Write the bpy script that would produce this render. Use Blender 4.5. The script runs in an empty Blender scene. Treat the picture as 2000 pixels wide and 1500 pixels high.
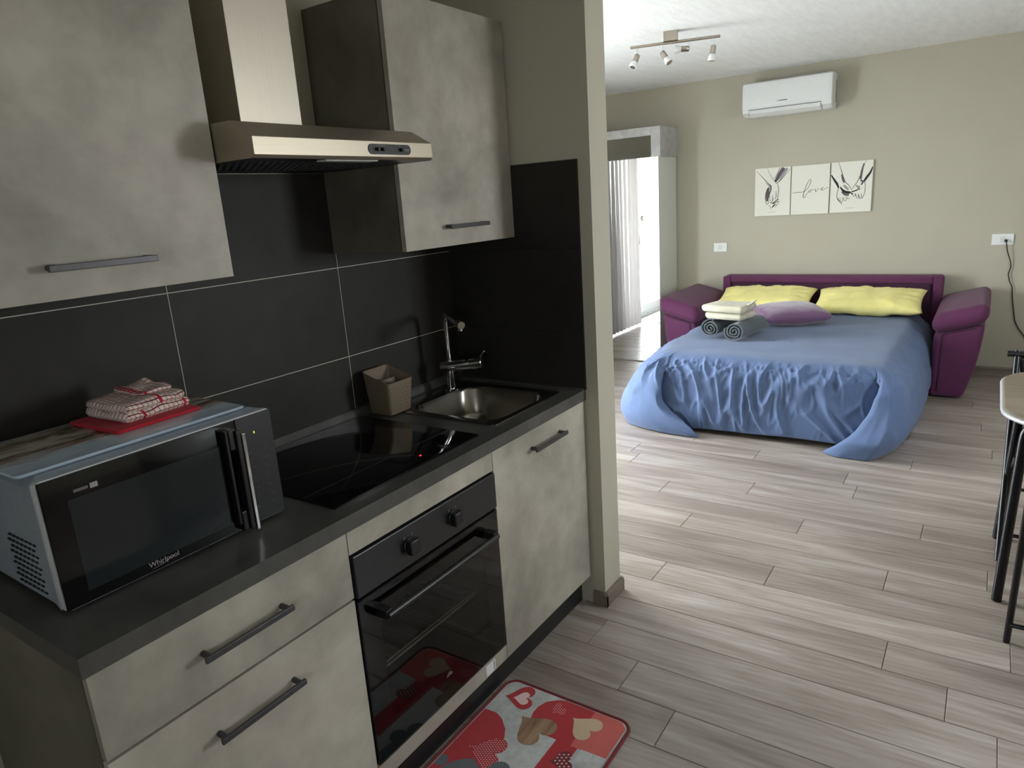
import bpy, bmesh, math, random
from mathutils import Vector, Matrix, noise
random.seed(7)
S = bpy.context.scene
COL = S.collection
# ---------------------------------------------------------------- camera
cd = bpy.data.cameras.new('camera'); cam = bpy.data.objects.new('camera', cd); COL.objects.link(cam)
cd.sensor_width = 36.0; cd.sensor_fit = 'HORIZONTAL'; cd.lens = 1363.73 * 36 / 2000
cd.clip_start = 0.05; cd.clip_end = 200
r_ = Vector((0.55479719, -0.82939661, -0.06558461)); u_ = Vector((0.24473006, 0.08734523, 0.96564901)); f_ = Vector((0.79517751, 0.55178988, -0.25143717))
mw = Matrix((( r_.x, u_.x, -f_.x, -2.22453), (r_.y, u_.y, -f_.y, -1.21070), (r_.z, u_.z, -f_.z, 1.59195), (0, 0, 0, 1)))
cam.matrix_world = mw
S.camera = cam
# ---------------------------------------------------------------- world, light, exposure
S.view_settings.view_transform = 'Standard'; S.view_settings.look = 'None'
S.view_settings.gamma = 1.0; S.view_settings.use_curve_mapping = False
S.view_settings.exposure = 0.12
W = bpy.data.worlds.new('sky'); S.world = W; W.use_nodes = True
wn = W.node_tree; wn.nodes.clear()
wo = wn.nodes.new('ShaderNodeOutputWorld'); bg = wn.nodes.new('ShaderNodeBackground')
# bright hazy overcast sky: pale blue overhead, white towards the horizon, light pavement below it
geo = wn.nodes.new('ShaderNodeTexCoord'); spz = wn.nodes.new('ShaderNodeSeparateXYZ'); rmp = wn.nodes.new('ShaderNodeValToRGB')
wn.links.new(geo.outputs['Generated'], spz.inputs[0])
mrg = wn.nodes.new('ShaderNodeMapRange'); mrg.inputs[1].default_value = -1; mrg.inputs[2].default_value = 1
wn.links.new(spz.outputs[2], mrg.inputs[0]); wn.links.new(mrg.outputs[0], rmp.inputs[0])
e = rmp.color_ramp.elements
e[0].position = 0.40; e[0].color = (0.50, 0.50, 0.50, 1); e[1].position = 1.0; e[1].color = (0.70, 0.82, 1.0, 1)
for p_, c_ in ((0.50, (0.84, 0.85, 0.90, 1)), (0.62, (0.93, 0.95, 1.0, 1))):
    k_ = e.new(p_); k_.color = c_
wn.links.new(rmp.outputs[0], bg.inputs[0]); wn.links.new(bg.outputs[0], wo.inputs[0])
bg.inputs[1].default_value = 34.0
def area(name, loc, rot, sx, sy, power, color, portal=False):
    l = bpy.data.lights.new(name, 'AREA'); l.shape = 'RECTANGLE'; l.size = sx; l.size_y = sy; l.energy = power; l.color = color
    o = bpy.data.objects.new(name, l); o.location = loc; o.rotation_euler = rot; COL.objects.link(o)
    if portal: l.cycles.is_portal = True
    return o
R = math.radians
# light portals in the three window openings (they only guide the sampling of the daylight)
area('portal_french_window', (1.70, 2.70, 1.12), (R(-90), 0, 0), 2.1, 2.2, 1, (1, 1, 1), True)
area('portal_rear_window', (-3.58, -1.7, 1.55), (0, R(-90), 0), .8, .6, 1, (1, 1, 1), True)
area('portal_dining_window', (1.05, -3.28, 1.55), (R(90), 0, 0), .9, 1.1, 1, (1, 1, 1), True)

# ---------------------------------------------------------------- helpers
def lin(c):
    def g(v):
        v /= 255.0
        return v / 12.92 if v <= 0.04045 else ((v + 0.055) / 1.055) ** 2.4
    return (g(c[0]), g(c[1]), g(c[2]), 1.0)
class NT:
    def __init__(s, name):
        s.m = bpy.data.materials.new(name); s.m.use_nodes = True; s.t = s.m.node_tree; s.t.nodes.clear()
        s.o = s.n('ShaderNodeOutputMaterial'); s.b = s.n('ShaderNodeBsdfPrincipled'); s.l(s.b.outputs[0], s.o.inputs[0])
    def n(s, t, **k):
        x = s.t.nodes.new(t)
        for a, b in k.items():
            if a.startswith('i_'): x.inputs[a[2:]].default_value = b
            else: setattr(x, a, b)
        return x
    def l(s, a, b): s.t.links.new(a, b)
    def coord(s, scale=(1, 1, 1), rnd=False, kind='Object'):
        tc = s.n('ShaderNodeTexCoord'); mp = s.n('ShaderNodeMapping'); mp.inputs['Scale'].default_value = scale
        s.l(tc.outputs[kind], mp.inputs[0])
        if rnd:
            oi = s.n('ShaderNodeObjectInfo'); mul = s.n('ShaderNodeVectorMath', operation='SCALE'); cb = s.n('ShaderNodeCombineXYZ')
            s.l(oi.outputs['Random'], cb.inputs[0]); s.l(oi.outputs['Random'], cb.inputs[1]); s.l(oi.outputs['Random'], cb.inputs[2])
            s.l(cb.outputs[0], mul.inputs[0]); mul.inputs['Scale'].default_value = 57.0
            s.l(mul.outputs[0], mp.inputs['Location'])
        return mp.outputs[0]
    def noise(s, vec, scale, detail=4, rough=0.55, dist=0.0):
        x = s.n('ShaderNodeTexNoise'); x.inputs['Scale'].default_value = scale; x.inputs['Detail'].default_value = detail
        x.inputs['Roughness'].default_value = rough; x.inputs['Distortion'].default_value = dist; s.l(vec, x.inputs['Vector']); return x.outputs['Fac']
    def ramp(s, fac, stops):
        x = s.n('ShaderNodeValToRGB'); e = x.color_ramp.elements
        e[0].position, e[0].color = stops[0]; e[1].position, e[1].color = stops[-1]
        for p, c in stops[1:-1]:
            k = e.new(p); k.color = c
        s.l(fac, x.inputs[0]); return x.outputs[0]
    def mix(s, a, b, fac, mode='MIX'):
        x = s.n('ShaderNodeMix', data_type='RGBA', blend_type=mode)
        for v, i in ((fac, 0), (a, 6), (b, 7)):
            if hasattr(v, 'links'): s.l(v, x.inputs[i])
            else: x.inputs[i].default_value = v
        return x.outputs[2]
    def bump(s, h, strength=0.2, dist=0.01):
        x = s.n('ShaderNodeBump'); x.inputs['Strength'].default_value = strength; x.inputs['Distance'].default_value = dist
        s.l(h, x.inputs['Height']); s.l(x.outputs[0], s.b.inputs['Normal'])
    def set(s, **k):
        for a, v in k.items():
            i = s.b.inputs[{'c': 'Base Color', 'r': 'Roughness', 'm': 'Metallic', 's': 'Specular IOR Level', 'e': 'Emission Color', 'es': 'Emission Strength', 't': 'Transmission Weight', 'sh': 'Sheen Weight', 'cc': 'Coat Weight', 'ior': 'IOR', 'a': 'Alpha', 'an': 'Anisotropic', 'ss': 'Subsurface Weight'}[a]]
            if hasattr(v, 'links'): s.l(v, i)
            else: i.default_value = v
        return s
def flat(name, c, r=0.5, m=0.0, grain=0.06, gs=60, **k):
    """procedural: base colour with a slight noise variation and fine bump"""
    t = NT(name); v = t.coord(); n = t.noise(v, gs, 3)
    L = lin(c); a = tuple(x * (1 - grain) for x in L[:3]) + (1,); b = tuple(min(1, x * (1 + grain)) for x in L[:3]) + (1,)
    t.set(c=t.ramp(n, [(0.3, a), (0.7, b)]), r=r, m=m, **k)
    return t.m
MT = {}
def concrete(name, lo, hi, rough=0.5, sc=3.0, tint=None):
    t = NT(name); v = t.coord(rnd=True)
    n1 = t.noise(v, sc, 6, 0.55, 0.3); n2 = t.noise(v, sc * 5, 5, 0.6)
    mid = tuple((a * 0.45 + b * 0.55) for a, b in zip(lin(lo), lin(hi)))
    c = t.ramp(n1, [(0.32, lin(lo)), (0.5, mid), (0.66, lin(hi))])
    c2 = t.ramp(n2, [(0.35, (0.84, 0.83, 0.82, 1)), (0.62, (1.04, 1.04, 1.03, 1))])
    c = t.mix(c, c2, 0.75, 'MULTIPLY')
    if tint:
        n3 = t.noise(v, sc * 1.3, 3); c = t.mix(c, lin(tint), t.ramp(n3, [(0.5, (0, 0, 0, 1)), (0.75, (0.35, 0.35, 0.35, 1))]))
    n4 = t.noise(v, 90, 3); t.set(c=c, r=rough); t.bump(n4, 0.06, 0.002)
    return t.m
MT['conc'] = concrete('concrete_laminate', (134, 129, 119), (182, 176, 163), 0.5, 2.6, (160, 142, 134))
MT['conc_shaded'] = concrete('shaded_concrete_laminate', (76, 72, 62), (112, 107, 94), 0.4, 2.6)  # same laminate as the doors, with the side panels' shade put into the colour
MT['carcass'] = flat('dark_carcass_edge', (58, 54, 47), 0.5)
MT['slate'] = concrete('slate_worktop', (58, 57, 55), (84, 82, 79), 0.42, 5)
MT['tile'] = concrete('anthracite_tile', (33, 31, 28), (45, 42, 38), 0.55, 3)
MT['tile'].node_tree.nodes['Principled BSDF'].inputs['Specular IOR Level'].default_value = 0.25
MT['grout'] = flat('pale_grout', (196, 190, 178), 0.9)
MT['handle'] = flat('graphite_metal', (78, 76, 78), 0.42, 0.6)
MT['black'] = flat('black_plastic', (12, 12, 13), 0.35)
MT['blackgl'] = flat('black_gloss_enamel', (8, 8, 9), 0.06, 0, 0.03)
MT['blackpanel'] = flat('black_satin_panel', (30, 30, 32), 0.35, 0, 0.02)
MT['chrome'] = flat('chrome', (225, 225, 228), 0.07, 1.0, 0.01)
MT['white_pl'] = flat('white_plastic', (228, 230, 230), 0.35, 0, 0.02)
MT['white_paint'] = flat('white_lacquer', (214, 216, 208), 0.4, 0, 0.02)
MT['greyline'] = flat('grey_print', (90, 90, 94), 0.6)
MT['nickel'] = flat('brushed_nickel', (176, 168, 156), 0.3, 1.0, 0.04)
MT['silver'] = flat('silver_trim', (196, 198, 202), 0.35, 0.25, 0.02)
MT['seam'] = flat('dark_gap', (40, 40, 42), 0.8)
MT['blackmetal'] = flat('black_tube', (22, 22, 25), 0.28, 0.3, 0.03)
def wallpaint(name, c, dark=None):
    t = NT(name); v = t.coord(); n = t.noise(v, 1.2, 3); n2 = t.noise(v, 140, 4)
    L = lin(c); a = tuple(x * 0.96 for x in L[:3]) + (1,); b = tuple(x * 1.03 for x in L[:3]) + (1,)
    t.set(c=t.ramp(n, [(0.3, a), (0.7, b)]), r=0.62); t.bump(n2, 0.12, 0.003); return t.m
MT['wall'] = wallpaint('greige_wall_paint', (178, 173, 156))
def ceilmat():
    t = NT('rough_white_ceiling'); v = t.coord((1, 5, 1)); n = t.noise(v, 5, 6, 0.6); n2 = t.noise(t.coord((2, 9, 1)), 14, 5)
    t.set(c=t.ramp(n, [(0.3, lin((240, 241, 240))), (0.7, lin((250, 251, 250)))]), r=0.8); t.bump(n2, 0.22, 0.012); return t.m
MT['ceil'] = ceilmat()
def wood(name, lo, mid, hi, rough=0.33, axis='Y', rnd=True, gs=1.0, seamless=False, var=0.10):
    t = NT(name)
    st = {'Y': (9, 0.9, 9), 'X': (0.9, 9, 9)}[axis]; sf = {'Y': (70, 2.2, 70), 'X': (2.2, 70, 70)}[axis]
    v = t.coord(tuple(x * gs for x in st), rnd); n = t.noise(v, 1.0, 5, 0.62, 0.9)
    n2 = t.noise(t.coord(tuple(x * gs for x in sf), rnd), 1.0, 3, 0.6)
    c = t.ramp(n, [(0.30, lin(lo)), (0.5, lin(mid)), (0.68, lin(hi))])
    c = t.mix(c, t.ramp(n2, [(0.3, (0.86, 0.85, 0.84, 1)), (0.65, (1.03, 1.03, 1.03, 1))]), 0.8, 'MULTIPLY')
    # cathedral rings
    wv = t.n('ShaderNodeTexWave', wave_type='RINGS', rings_direction='Z'); wv.inputs['Scale'].default_value = 1.6; wv.inputs['Distortion'].default_value = 3.5; wv.inputs['Detail'].default_value = 3
    t.l(t.coord({'Y': (11 * gs, 1.3 * gs, 1), 'X': (1.3 * gs, 11 * gs, 1)}[axis], rnd), wv.inputs['Vector'])
    c = t.mix(c, t.ramp(wv.outputs['Fac'], [(0.25, (0.88, 0.87, 0.86, 1)), (0.6, (1, 1, 1, 1))]), 0.55, 'MULTIPLY')
    if rnd:
        oi = t.n('ShaderNodeObjectInfo'); c = t.mix(c, t.ramp(oi.outputs['Random'], [(0, (1 - var, 1 - var, 1 - var, 1)), (1, (1 + var * .4, 1 + var * .4, 1 + var * .4, 1))]), 1.0, 'MULTIPLY')
    t.set(c=c, r=rough); t.bump(n2, 0.05, 0.002); return t.m
MT['plank'] = wood('grey_oak_laminate', (140, 127, 118), (164, 152, 143), (186, 176, 168), 0.27)
MT['base'] = wood('grey_oak_baseboard', (98, 88, 78), (120, 109, 98), (140, 129, 117), 0.4, 'X', False)
MT['basey'] = wood('grey_oak_baseboard_y', (98, 88, 78), (120, 109, 98), (140, 129, 117), 0.4, 'Y', False)
MT['tabletop'] = wood('greyed_oak_tabletop', (98, 88, 74), (118, 107, 92), (138, 127, 112), 0.45, 'Y', False)
def metal(name, c, rough, st=(1, 160, 160), aniso=0.0):
    t = NT(name); n = t.noise(t.coord(st), 3, 3); L = lin(c)
    t.set(c=t.ramp(n, [(0.3, tuple(x * .93 for x in L[:3]) + (1,)), (0.7, L)]), m=1.0, r=rough); t.bump(n, 0.04, 0.001); return t.m
MT['steel'] = metal('brushed_steel', (176, 166, 150), 0.42)
MT['steel_v'] = metal('brushed_steel_vertical', (192, 184, 170), 0.42, (90, 90, 1))
MT['sinksteel'] = metal('sink_steel', (150, 146, 138), 0.24, (30, 30, 30))
MT['mwmetal'] = flat('silver_painted_metal', (160, 170, 182), 0.4, 0.15)
def fabric(name, c, rough=0.9, sheen=0.3, bs=0.3, sc=500, var=0.10):
    t = NT(name); v = t.coord(); n = t.noise(v, 6, 3); n2 = t.noise(v, sc, 2); L = lin(c)
    a = tuple(x * (1 - var) for x in L[:3]) + (1,); b = tuple(min(1, x * (1 + var)) for x in L[:3]) + (1,)
    t.set(c=t.ramp(n, [(0.3, a), (0.7, b)]), r=rough, sh=sheen); t.bump(n2, bs, 0.002); return t.m
MT['duvet'] = fabric('blue_cotton', (80, 100, 137), 0.8, 0.15, 0.2)
MT['purple'] = fabric('plum_microfibre', (86, 31, 72), 0.8, 0.10, 0.35)
MT['purple_dk'] = fabric('dark_plum_fabric', (58, 22, 50), 0.85, 0.1)
MT['mauve'] = fabric('mauve_velvet', (108, 72, 108), 0.7, 0.6)
MT['yellow'] = fabric('yellow_cotton', (238, 228, 148), 0.85, 0.1, 0.2)
MT['cream'] = fabric('cream_terry', (192, 187, 166), 0.95, 0.2, 1.0, 260, 0.22)
MT['towelg'] = fabric('slate_terry', (72, 82, 88), 0.95, 0.3, 1.0, 260)
MT['mattress'] = fabric('white_ticking', (200, 200, 196))
MT['redmat'] = fabric('red_felt', (176, 16, 38), 0.9, 0.05)
MT['rug_red'] = fabric('rug_red', (176, 30, 40), 0.9); MT['rug_dkred'] = fabric('rug_dark_red_binding', (112, 14, 24), 0.9)
MT['rug_coral'] = fabric('rug_coral', (206, 96, 88), 0.9); MT['rug_white'] = concrete('rug_marbled_white', (176, 178, 178), (206, 208, 206), 0.9, 12)
MT['rug_wood'] = wood('rug_wood_print', (120, 92, 70), (156, 124, 98), (180, 150, 122), 0.9, 'X', False, 3)
MT['rug_beige'] = fabric('rug_beige', (206, 180, 148), 0.9); MT['rug_grey'] = fabric('rug_grey', (92, 98, 102), 0.9); MT['rug_pink'] = fabric('rug_pale_pink', (234, 200, 200), 0.9)
MT['taupe'] = flat('taupe_plastic', (112, 99, 82), 0.5, 0, 0.04); MT['taupe_dk'] = flat('taupe_plastic_holes', (70, 60, 48), 0.7)
MT['canvas'] = flat('white_canvas', (226, 226, 214), 0.8, 0, 0.02, 200); MT['ink'] = flat('black_ink', (34, 32, 34), 0.8); MT['ink_soft'] = flat('soft_grey_ink', (150, 142, 146), 0.8); MT['ink_mid'] = flat('mid_grey_ink', (96, 86, 92), 0.8)
MT['marble'] = concrete('pale_marbled_laminate', (168, 168, 168), (198, 198, 196), 0.45, 5)
def emis(name, c, s):
    t = NT(name); t.set(c=lin(c), e=lin(c), es=s, r=0.5); return t.m
MT['led_red'] = emis('red_led', (255, 30, 50), 6); MT['led_green'] = emis('green_led', (200, 230, 60), 2.5)
def glass(name, tint=(1, 1, 1, 1), refl=1.0):
    t = NT(name); t.t.nodes.remove(t.b)
    tr = t.n('ShaderNodeBsdfTransparent'); gl = t.n('ShaderNodeBsdfGlossy'); gl.inputs['Roughness'].default_value = 0.01
    fr = t.n('ShaderNodeFresnel'); gm = t.n('ShaderNodeNewGeometry'); iv = t.n('ShaderNodeMapRange'); iv.inputs[3].default_value = 1.5; iv.inputs[4].default_value = 1 / 1.5; t.l(gm.outputs['Backfacing'], iv.inputs[0]); t.l(iv.outputs[0], fr.inputs[0]); mx = t.n('ShaderNodeMixShader'); tr.inputs[0].default_value = tint
    t.l(fr.outputs[0], mx.inputs[0]); t.l(tr.outputs[0], mx.inputs[1]); t.l(gl.outputs[0], mx.inputs[2]); t.l(mx.outputs[0], t.o.inputs[0]); return t.m
MT['glass'] = glass('clear_pane', (0.96, 0.98, 0.97, 1)); MT['ovenglass'] = glass('smoked_oven_glass', (0.55, 0.55, 0.55, 1)); MT['mwglass'] = glass('smoked_microwave_glass', (0.05, 0.05, 0.055, 1)); MT['bulbglass'] = glass('bulb_glass', (0.85, 0.88, 0.88, 1))
def mirror():
    t = NT('mirror_silvering'); t.set(c=(0.9, 0.92, 0.91, 1), m=1.0, r=0.01); return t.m
MT['mirror'] = mirror()
def curtain():
    t = NT('sheer_white_curtain'); t.t.nodes.remove(t.b)
    d = t.n('ShaderNodeBsdfDiffuse'); tl = t.n('ShaderNodeBsdfTranslucent'); tr = t.n('ShaderNodeBsdfTransparent')
    d.inputs[0].default_value = lin((232, 226, 222)); tl.inputs[0].default_value = lin((76, 72, 70))
    a = t.n('ShaderNodeMixShader'); b = t.n('ShaderNodeMixShader'); a.inputs[0].default_value = 0.5; b.inputs[0].default_value = 0.05
    t.l(d.outputs[0], a.inputs[1]); t.l(tl.outputs[0], a.inputs[2]); t.l(a.outputs[0], b.inputs[1]); t.l(tr.outputs[0], b.inputs[2]); t.l(b.outputs[0], t.o.inputs[0]); return t.m
MT['curtain'] = curtain()
def teatowel():
    t = NT('red_check_tea_towel'); tc = t.n('ShaderNodeTexCoord'); sp = t.n('ShaderNodeSeparateXYZ'); t.l(tc.outputs['UV'], sp.inputs[0])
    c = lin((222, 208, 196)); out = None
    def lines(sock, freq, wd):
        m = t.n('ShaderNodeMath', operation='MULTIPLY'); m.inputs[1].default_value = freq; t.l(sock, m.inputs[0])
        fr = t.n('ShaderNodeMath', operation='FRACT'); t.l(m.outputs[0], fr.inputs[0])
        l = t.n('ShaderNodeMath', operation='LESS_THAN'); l.inputs[1].default_value = wd; t.l(fr.outputs[0], l.inputs[0]); return l.outputs[0]
    a = t.mix(c, lin((168, 30, 60)), lines(sp.outputs[0], 14, 0.14)); b = t.mix(a, lin((110, 40, 62)), lines(sp.outputs[1], 12, 0.16))
    b = t.mix(b, lin((176, 18, 50)), lines(sp.outputs[0], 1.6, 0.07))
    t.set(c=b, r=0.95); t.bump(t.noise(t.coord(), 300, 3), 0.5, 0.002); return t.m
MT['teatowel'] = teatowel()
def photoboard():
    """printed glass board: pale sky, sand and grass tones in bands"""
    t = NT('printed_glass_board'); v = t.coord(); n = t.noise(t.coord((4, 14, 1)), 2.0, 5, 0.6, 1.0)
    sp = t.n('ShaderNodeSeparateXYZ'); t.l(v, sp.inputs[0])
    ad = t.n('ShaderNodeMath', operation='MULTIPLY_ADD'); t.l(n, ad.inputs[0]); ad.inputs[1].default_value = 0.16; t.l(sp.outputs[1], ad.inputs[2])
    mr = t.n('ShaderNodeMapRange'); mr.inputs[1].default_value = -0.06; mr.inputs[2].default_value = 0.22; t.l(ad.outputs[0], mr.inputs[0])
    c = t.ramp(mr.outputs[0], [(0.0, lin((160, 176, 190))), (0.26, lin((190, 204, 214))), (0.42, lin((140, 116, 92))), (0.5, lin((70, 58, 46))), (0.62, lin((190, 182, 166))), (0.8, lin((96, 84, 64))), (1.0, lin((168, 160, 140)))])
    t.set(c=c, r=0.12); return t.m
MT['board'] = photoboard()

class M:
    def __init__(s): s.v = []; s.f = []; s.mi = []; s.uv = None
    def add(s, vs, fs, mi=0):
        b = len(s.v); s.v += [tuple(v) for v in vs]; s.f += [tuple(b + i for i in f) for f in fs]; s.mi += [mi] * len(fs); return s
    def box(s, x0, x1, y0, y1, z0, z1, mi=0):
        return s.add([(x0, y0, z0), (x1, y0, z0), (x1, y1, z0), (x0, y1, z0), (x0, y0, z1), (x1, y0, z1), (x1, y1, z1), (x0, y1, z1)],
                     [(0, 3, 2, 1), (4, 5, 6, 7), (0, 1, 5, 4), (1, 2, 6, 5), (2, 3, 7, 6), (3, 0, 4, 7)], mi)
    def tube(s, pts, r, n=12, mi=0, caps=True, closed=False):
        pts = [Vector(p) for p in pts]; N = len(pts); rs = r if isinstance(r, (list, tuple)) else [r] * N
        up = None; rings = []
        for i, p in enumerate(pts):
            if closed: t = pts[(i + 1) % N] - pts[i - 1]
            else: t = (pts[min(i + 1, N - 1)] - pts[max(i - 1, 0)])
            t.normalize()
            if up is None:
                a = Vector((0, 0, 1)) if abs(t.z) < 0.9 else Vector((1, 0, 0)); up = (a - t * a.dot(t)).normalized()
            else:
                up = (up - t * up.dot(t)); up.normalize()
            b = t.cross(up); rings.append([p + (up * math.cos(2 * math.pi * k / n) + b * math.sin(2 * math.pi * k / n)) * rs[i] for k in range(n)])
        return s.loft(rings, mi, caps, closed)
    def cyl(s, a, b, r, n=20, mi=0, r2=None): return s.tube([a, b], [r, r if r2 is None else r2], n, mi)
    def loft(s, rings, mi=0, caps=True, closed=False):
        n = len(rings[0]); vs = [v for r in rings for v in r]; fs = []
        K = len(rings)
        for i in range(K if closed else K - 1):
            j = (i + 1) % K
            for k in range(n):
                k2 = (k + 1) % n; fs.append((i * n + k, i * n + k2, j * n + k2, j * n + k))
        if caps and not closed:
            fs.append(tuple(range(n - 1, -1, -1))); fs.append(tuple((K - 1) * n + k for k in range(n)))
        return s.add(vs, fs, mi)
    def prism(s, poly, axis, a, b, mi=0):
        """poly: 2D points; axis: 'X' (poly in YZ), 'Y' (XZ), 'Z' (XY)"""
        def P(p, t): return {'X': (t, p[0], p[1]), 'Y': (p[0], t, p[1]), 'Z': (p[0], p[1], t)}[axis]
        return s.loft([[P(p, a) for p in poly], [P(p, b) for p in poly]], mi)
    def xf(s, mat):
        s.v = [tuple(mat @ Vector(v)) for v in s.v]; return s
    def build(s, name, mats, parent=None, loc=None, smooth=False, bevel=0, label=None, angle=40, origin=None, sub=0):
        if isinstance(mats, str): mats = [mats]
        o0 = Vector(origin) if origin is not None else None
        if o0 is None:
            n = len(s.v); o0 = Vector((sum(v[0] for v in s.v) / n, sum(v[1] for v in s.v) / n, min(v[2] for v in s.v)))
        me = bpy.data.meshes.new(name); me.from_pydata([tuple(Vector(v) - o0) for v in s.v], [], s.f)
        for m in mats: me.materials.append(MT[m] if isinstance(m, str) else m)
        me.polygons.foreach_set('material_index', s.mi)
        if s.uv:
            ul = me.uv_layers.new(name='UVMap')
            for i, l in enumerate(me.loops): ul.data[i].uv = s.uv[l.vertex_index]
        me.validate(); bm = bmesh.new(); bm.from_mesh(me); bmesh.ops.recalc_face_normals(bm, faces=bm.faces); bm.to_mesh(me); bm.free()
        if smooth:
            me.polygons.foreach_set('use_smooth', [True] * len(me.polygons))
            if angle < 180: me.set_sharp_from_angle(angle=math.radians(angle))
        o = bpy.data.objects.new(name, me); COL.objects.link(o)
        base = Vector((0, 0, 0))
        if parent is not None:
            o.parent = parent; base = wpos(parent)
        o.location = o0 - base; o['wpos'] = None
        del o['wpos']
        POS[o.name] = o0
        if bevel:
            b = o.modifiers.new('bevel', 'BEVEL'); b.width = bevel; b.segments = 2; b.limit_method = 'ANGLE'; b.angle_limit = math.radians(40)
        if sub:
            q = o.modifiers.new('subdivision', 'SUBSURF'); q.levels = sub; q.render_levels = sub
        if label: o['label'] = label
        return o
POS = {}
def wpos(o): return POS[o.name]
def tag(o, label, cat, group=None):
    o['label'] = label; o['category'] = cat
    if group: o['group'] = group
    return o
def struct(o): o['kind'] = 'structure'; return o
def thing(name, loc, label, cat, group=None):
    o = bpy.data.objects.new(name, None); COL.objects.link(o); o.location = loc; o.empty_display_size = 0.05; POS[o.name] = Vector(loc)
    return tag(o, label, cat, group)
def rrect(cx, cy, w, h, r, z, n=5):
    p = []
    for sx, sy, a0 in ((1, 1, 0), (-1, 1, 90), (-1, -1, 180), (1, -1, 270)):
        for k in range(n + 1):
            a = math.radians(a0 + 90 * k / n); p.append((cx + sx * (w / 2 - r) + r * math.cos(a), cy + sy * (h / 2 - r) + r * math.sin(a), z))
    return p
def text(s, size, name, mat, parent, M4, ext=0.0003, label=None):
    cu = bpy.data.curves.new(name, 'FONT'); cu.body = s; cu.size = size; cu.extrude = ext; cu.align_x = 'CENTER'; cu.align_y = 'CENTER'
    t = bpy.data.objects.new(name, cu); COL.objects.link(t); dg = bpy.context.evaluated_depsgraph_get()
    me = bpy.data.meshes.new_from_object(t.evaluated_get(dg)); bpy.data.objects.remove(t)
    me.transform(M4); mm = M(); mm.v = [tuple(v.co) for v in me.vertices]; mm.f = [tuple(p.vertices) for p in me.polygons]; mm.mi = [0] * len(mm.f)
    bpy.data.meshes.remove(me)
    return mm.build(name, mat, parent, label=label)
def frame(o, x, y):
    """matrix taking local x,y to world directions x,y at origin o"""
    x = Vector(x).normalized(); y = Vector(y).normalized(); z = x.cross(y)
    return Matrix(((x.x, y.x, z.x, o[0]), (x.y, y.y, z.y, o[1]), (x.z, y.z, z.z, o[2]), (0, 0, 0, 1)))
def stroke(m, pts, w, mi=0, th=0.0006, smooth=4):
    """flat ink stroke in local XY, pts (x,y[,wscale])"""
    P = []
    q = [(p[0], p[1], p[2] if len(p) > 2 else 1.0) for p in pts]
    for i in range(len(q) - 1):
        p0 = q[max(i - 1, 0)]; p1 = q[i]; p2 = q[i + 1]; p3 = q[min(i + 2, len(q) - 1)]
        for k in range(smooth):
            t = k / smooth
            P.append(tuple(0.5 * ((2 * p1[c]) + (-p0[c] + p2[c]) * t + (2 * p0[c] - 5 * p1[c] + 4 * p2[c] - p3[c]) * t * t + (-p0[c] + 3 * p1[c] - 3 * p2[c] + p3[c]) * t ** 3) for c in range(3)))
    P.append(q[-1]); vs = []; fs = []
    for i, p in enumerate(P):
        a = P[max(i - 1, 0)]; b = P[min(i + 1, len(P) - 1)]; dx, dy = b[0] - a[0], b[1] - a[1]; L = math.hypot(dx, dy) or 1
        nx, ny = -dy / L, dx / L; h = w * p[2] / 2
        vs += [(p[0] + nx * h, p[1] + ny * h, th), (p[0] - nx * h, p[1] - ny * h, th)]
        if i: k = 2 * i; fs.append((k - 2, k - 1, k + 1, k))
    m.add(vs, fs, mi)
def flatpoly(m, pts, z, mi=0, th=None):
    vs = [(p[0], p[1], z) for p in pts]; m.add(vs, [tuple(range(len(pts)))], mi)

# ================================================================ SETTING
H = 0.898; CT = 0.04; XF = 4.432; ZC = 2.54; YL = 2.55; YR = -3.1; XB = -3.4; TH = 0.135; YA = -0.052; D = 0.6
# sub-floor and planks
m = M(); m.box(XB - .2, XF + .2, YR - .2, YL + .2, -0.12, -0.008); floor = struct(m.build('floor', 'seam', origin=(0, 0, 0)))
PW = 0.1732; X0 = -0.603; L = 1.25
offs = {0: -.508, 1: -.307, 2: -.10, 3: -1.219, 4: -1.03, 5: -.136, 6: -.555, 7: -.973, 8: -.066, 9: -.57, 10: -1.061, 11: -.24, 12: -.73, 13: .592, -1: -.72, -2: -1.1, -3: -.35}
k = -17
while X0 + PW * k < XF:
    x0 = X0 + PW * k; x1 = x0 + PW
    jo = offs.get(k, (k * 0.437) % L - L)
    y = jo - 4 * L
    while y < YL:
        a, b = max(y, YR), min(y + L, YL); xa, xb = max(x0, XB), min(x1, XF)
        # skip what no camera could see: inside the kitchen block and behind the partition
        hidden = (b > 0.7 and a > 0.7 and xb < TH) or (xb - xa < 0.004) or (b - a < 0.004)
        if not hidden:
            e = 0.0009; c = 0.0016
            m = M(); m.loft([[(xa + e, a + e, -0.008), (xb - e, a + e, -0.008), (xb - e, b - e, -0.008), (xa + e, b - e, -0.008)],
                             [(xa + e, a + e, -0.0012), (xb - e, a + e, -0.0012), (xb - e, b - e, -0.0012), (xa + e, b - e, -0.0012)],
                             [(xa + e + c, a + e + c, 0), (xb - e - c, a + e + c, 0), (xb - e - c, b - e - c, 0), (xa + e + c, b - e - c, 0)]])
            m.build('floor_plank', 'plank', floor, origin=((x0 + x1) / 2, y + L / 2, 0))
        y += L
    k += 1
# walls
def wallbox(name, *a, mat='wall'):
    m = M(); m.box(*a); return struct(m.build(name, mat, origin=(0, 0, 0)))
wallbox('wall_back', XF, XF + .15, YR - .15, YL + .15, 0, ZC)
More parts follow.
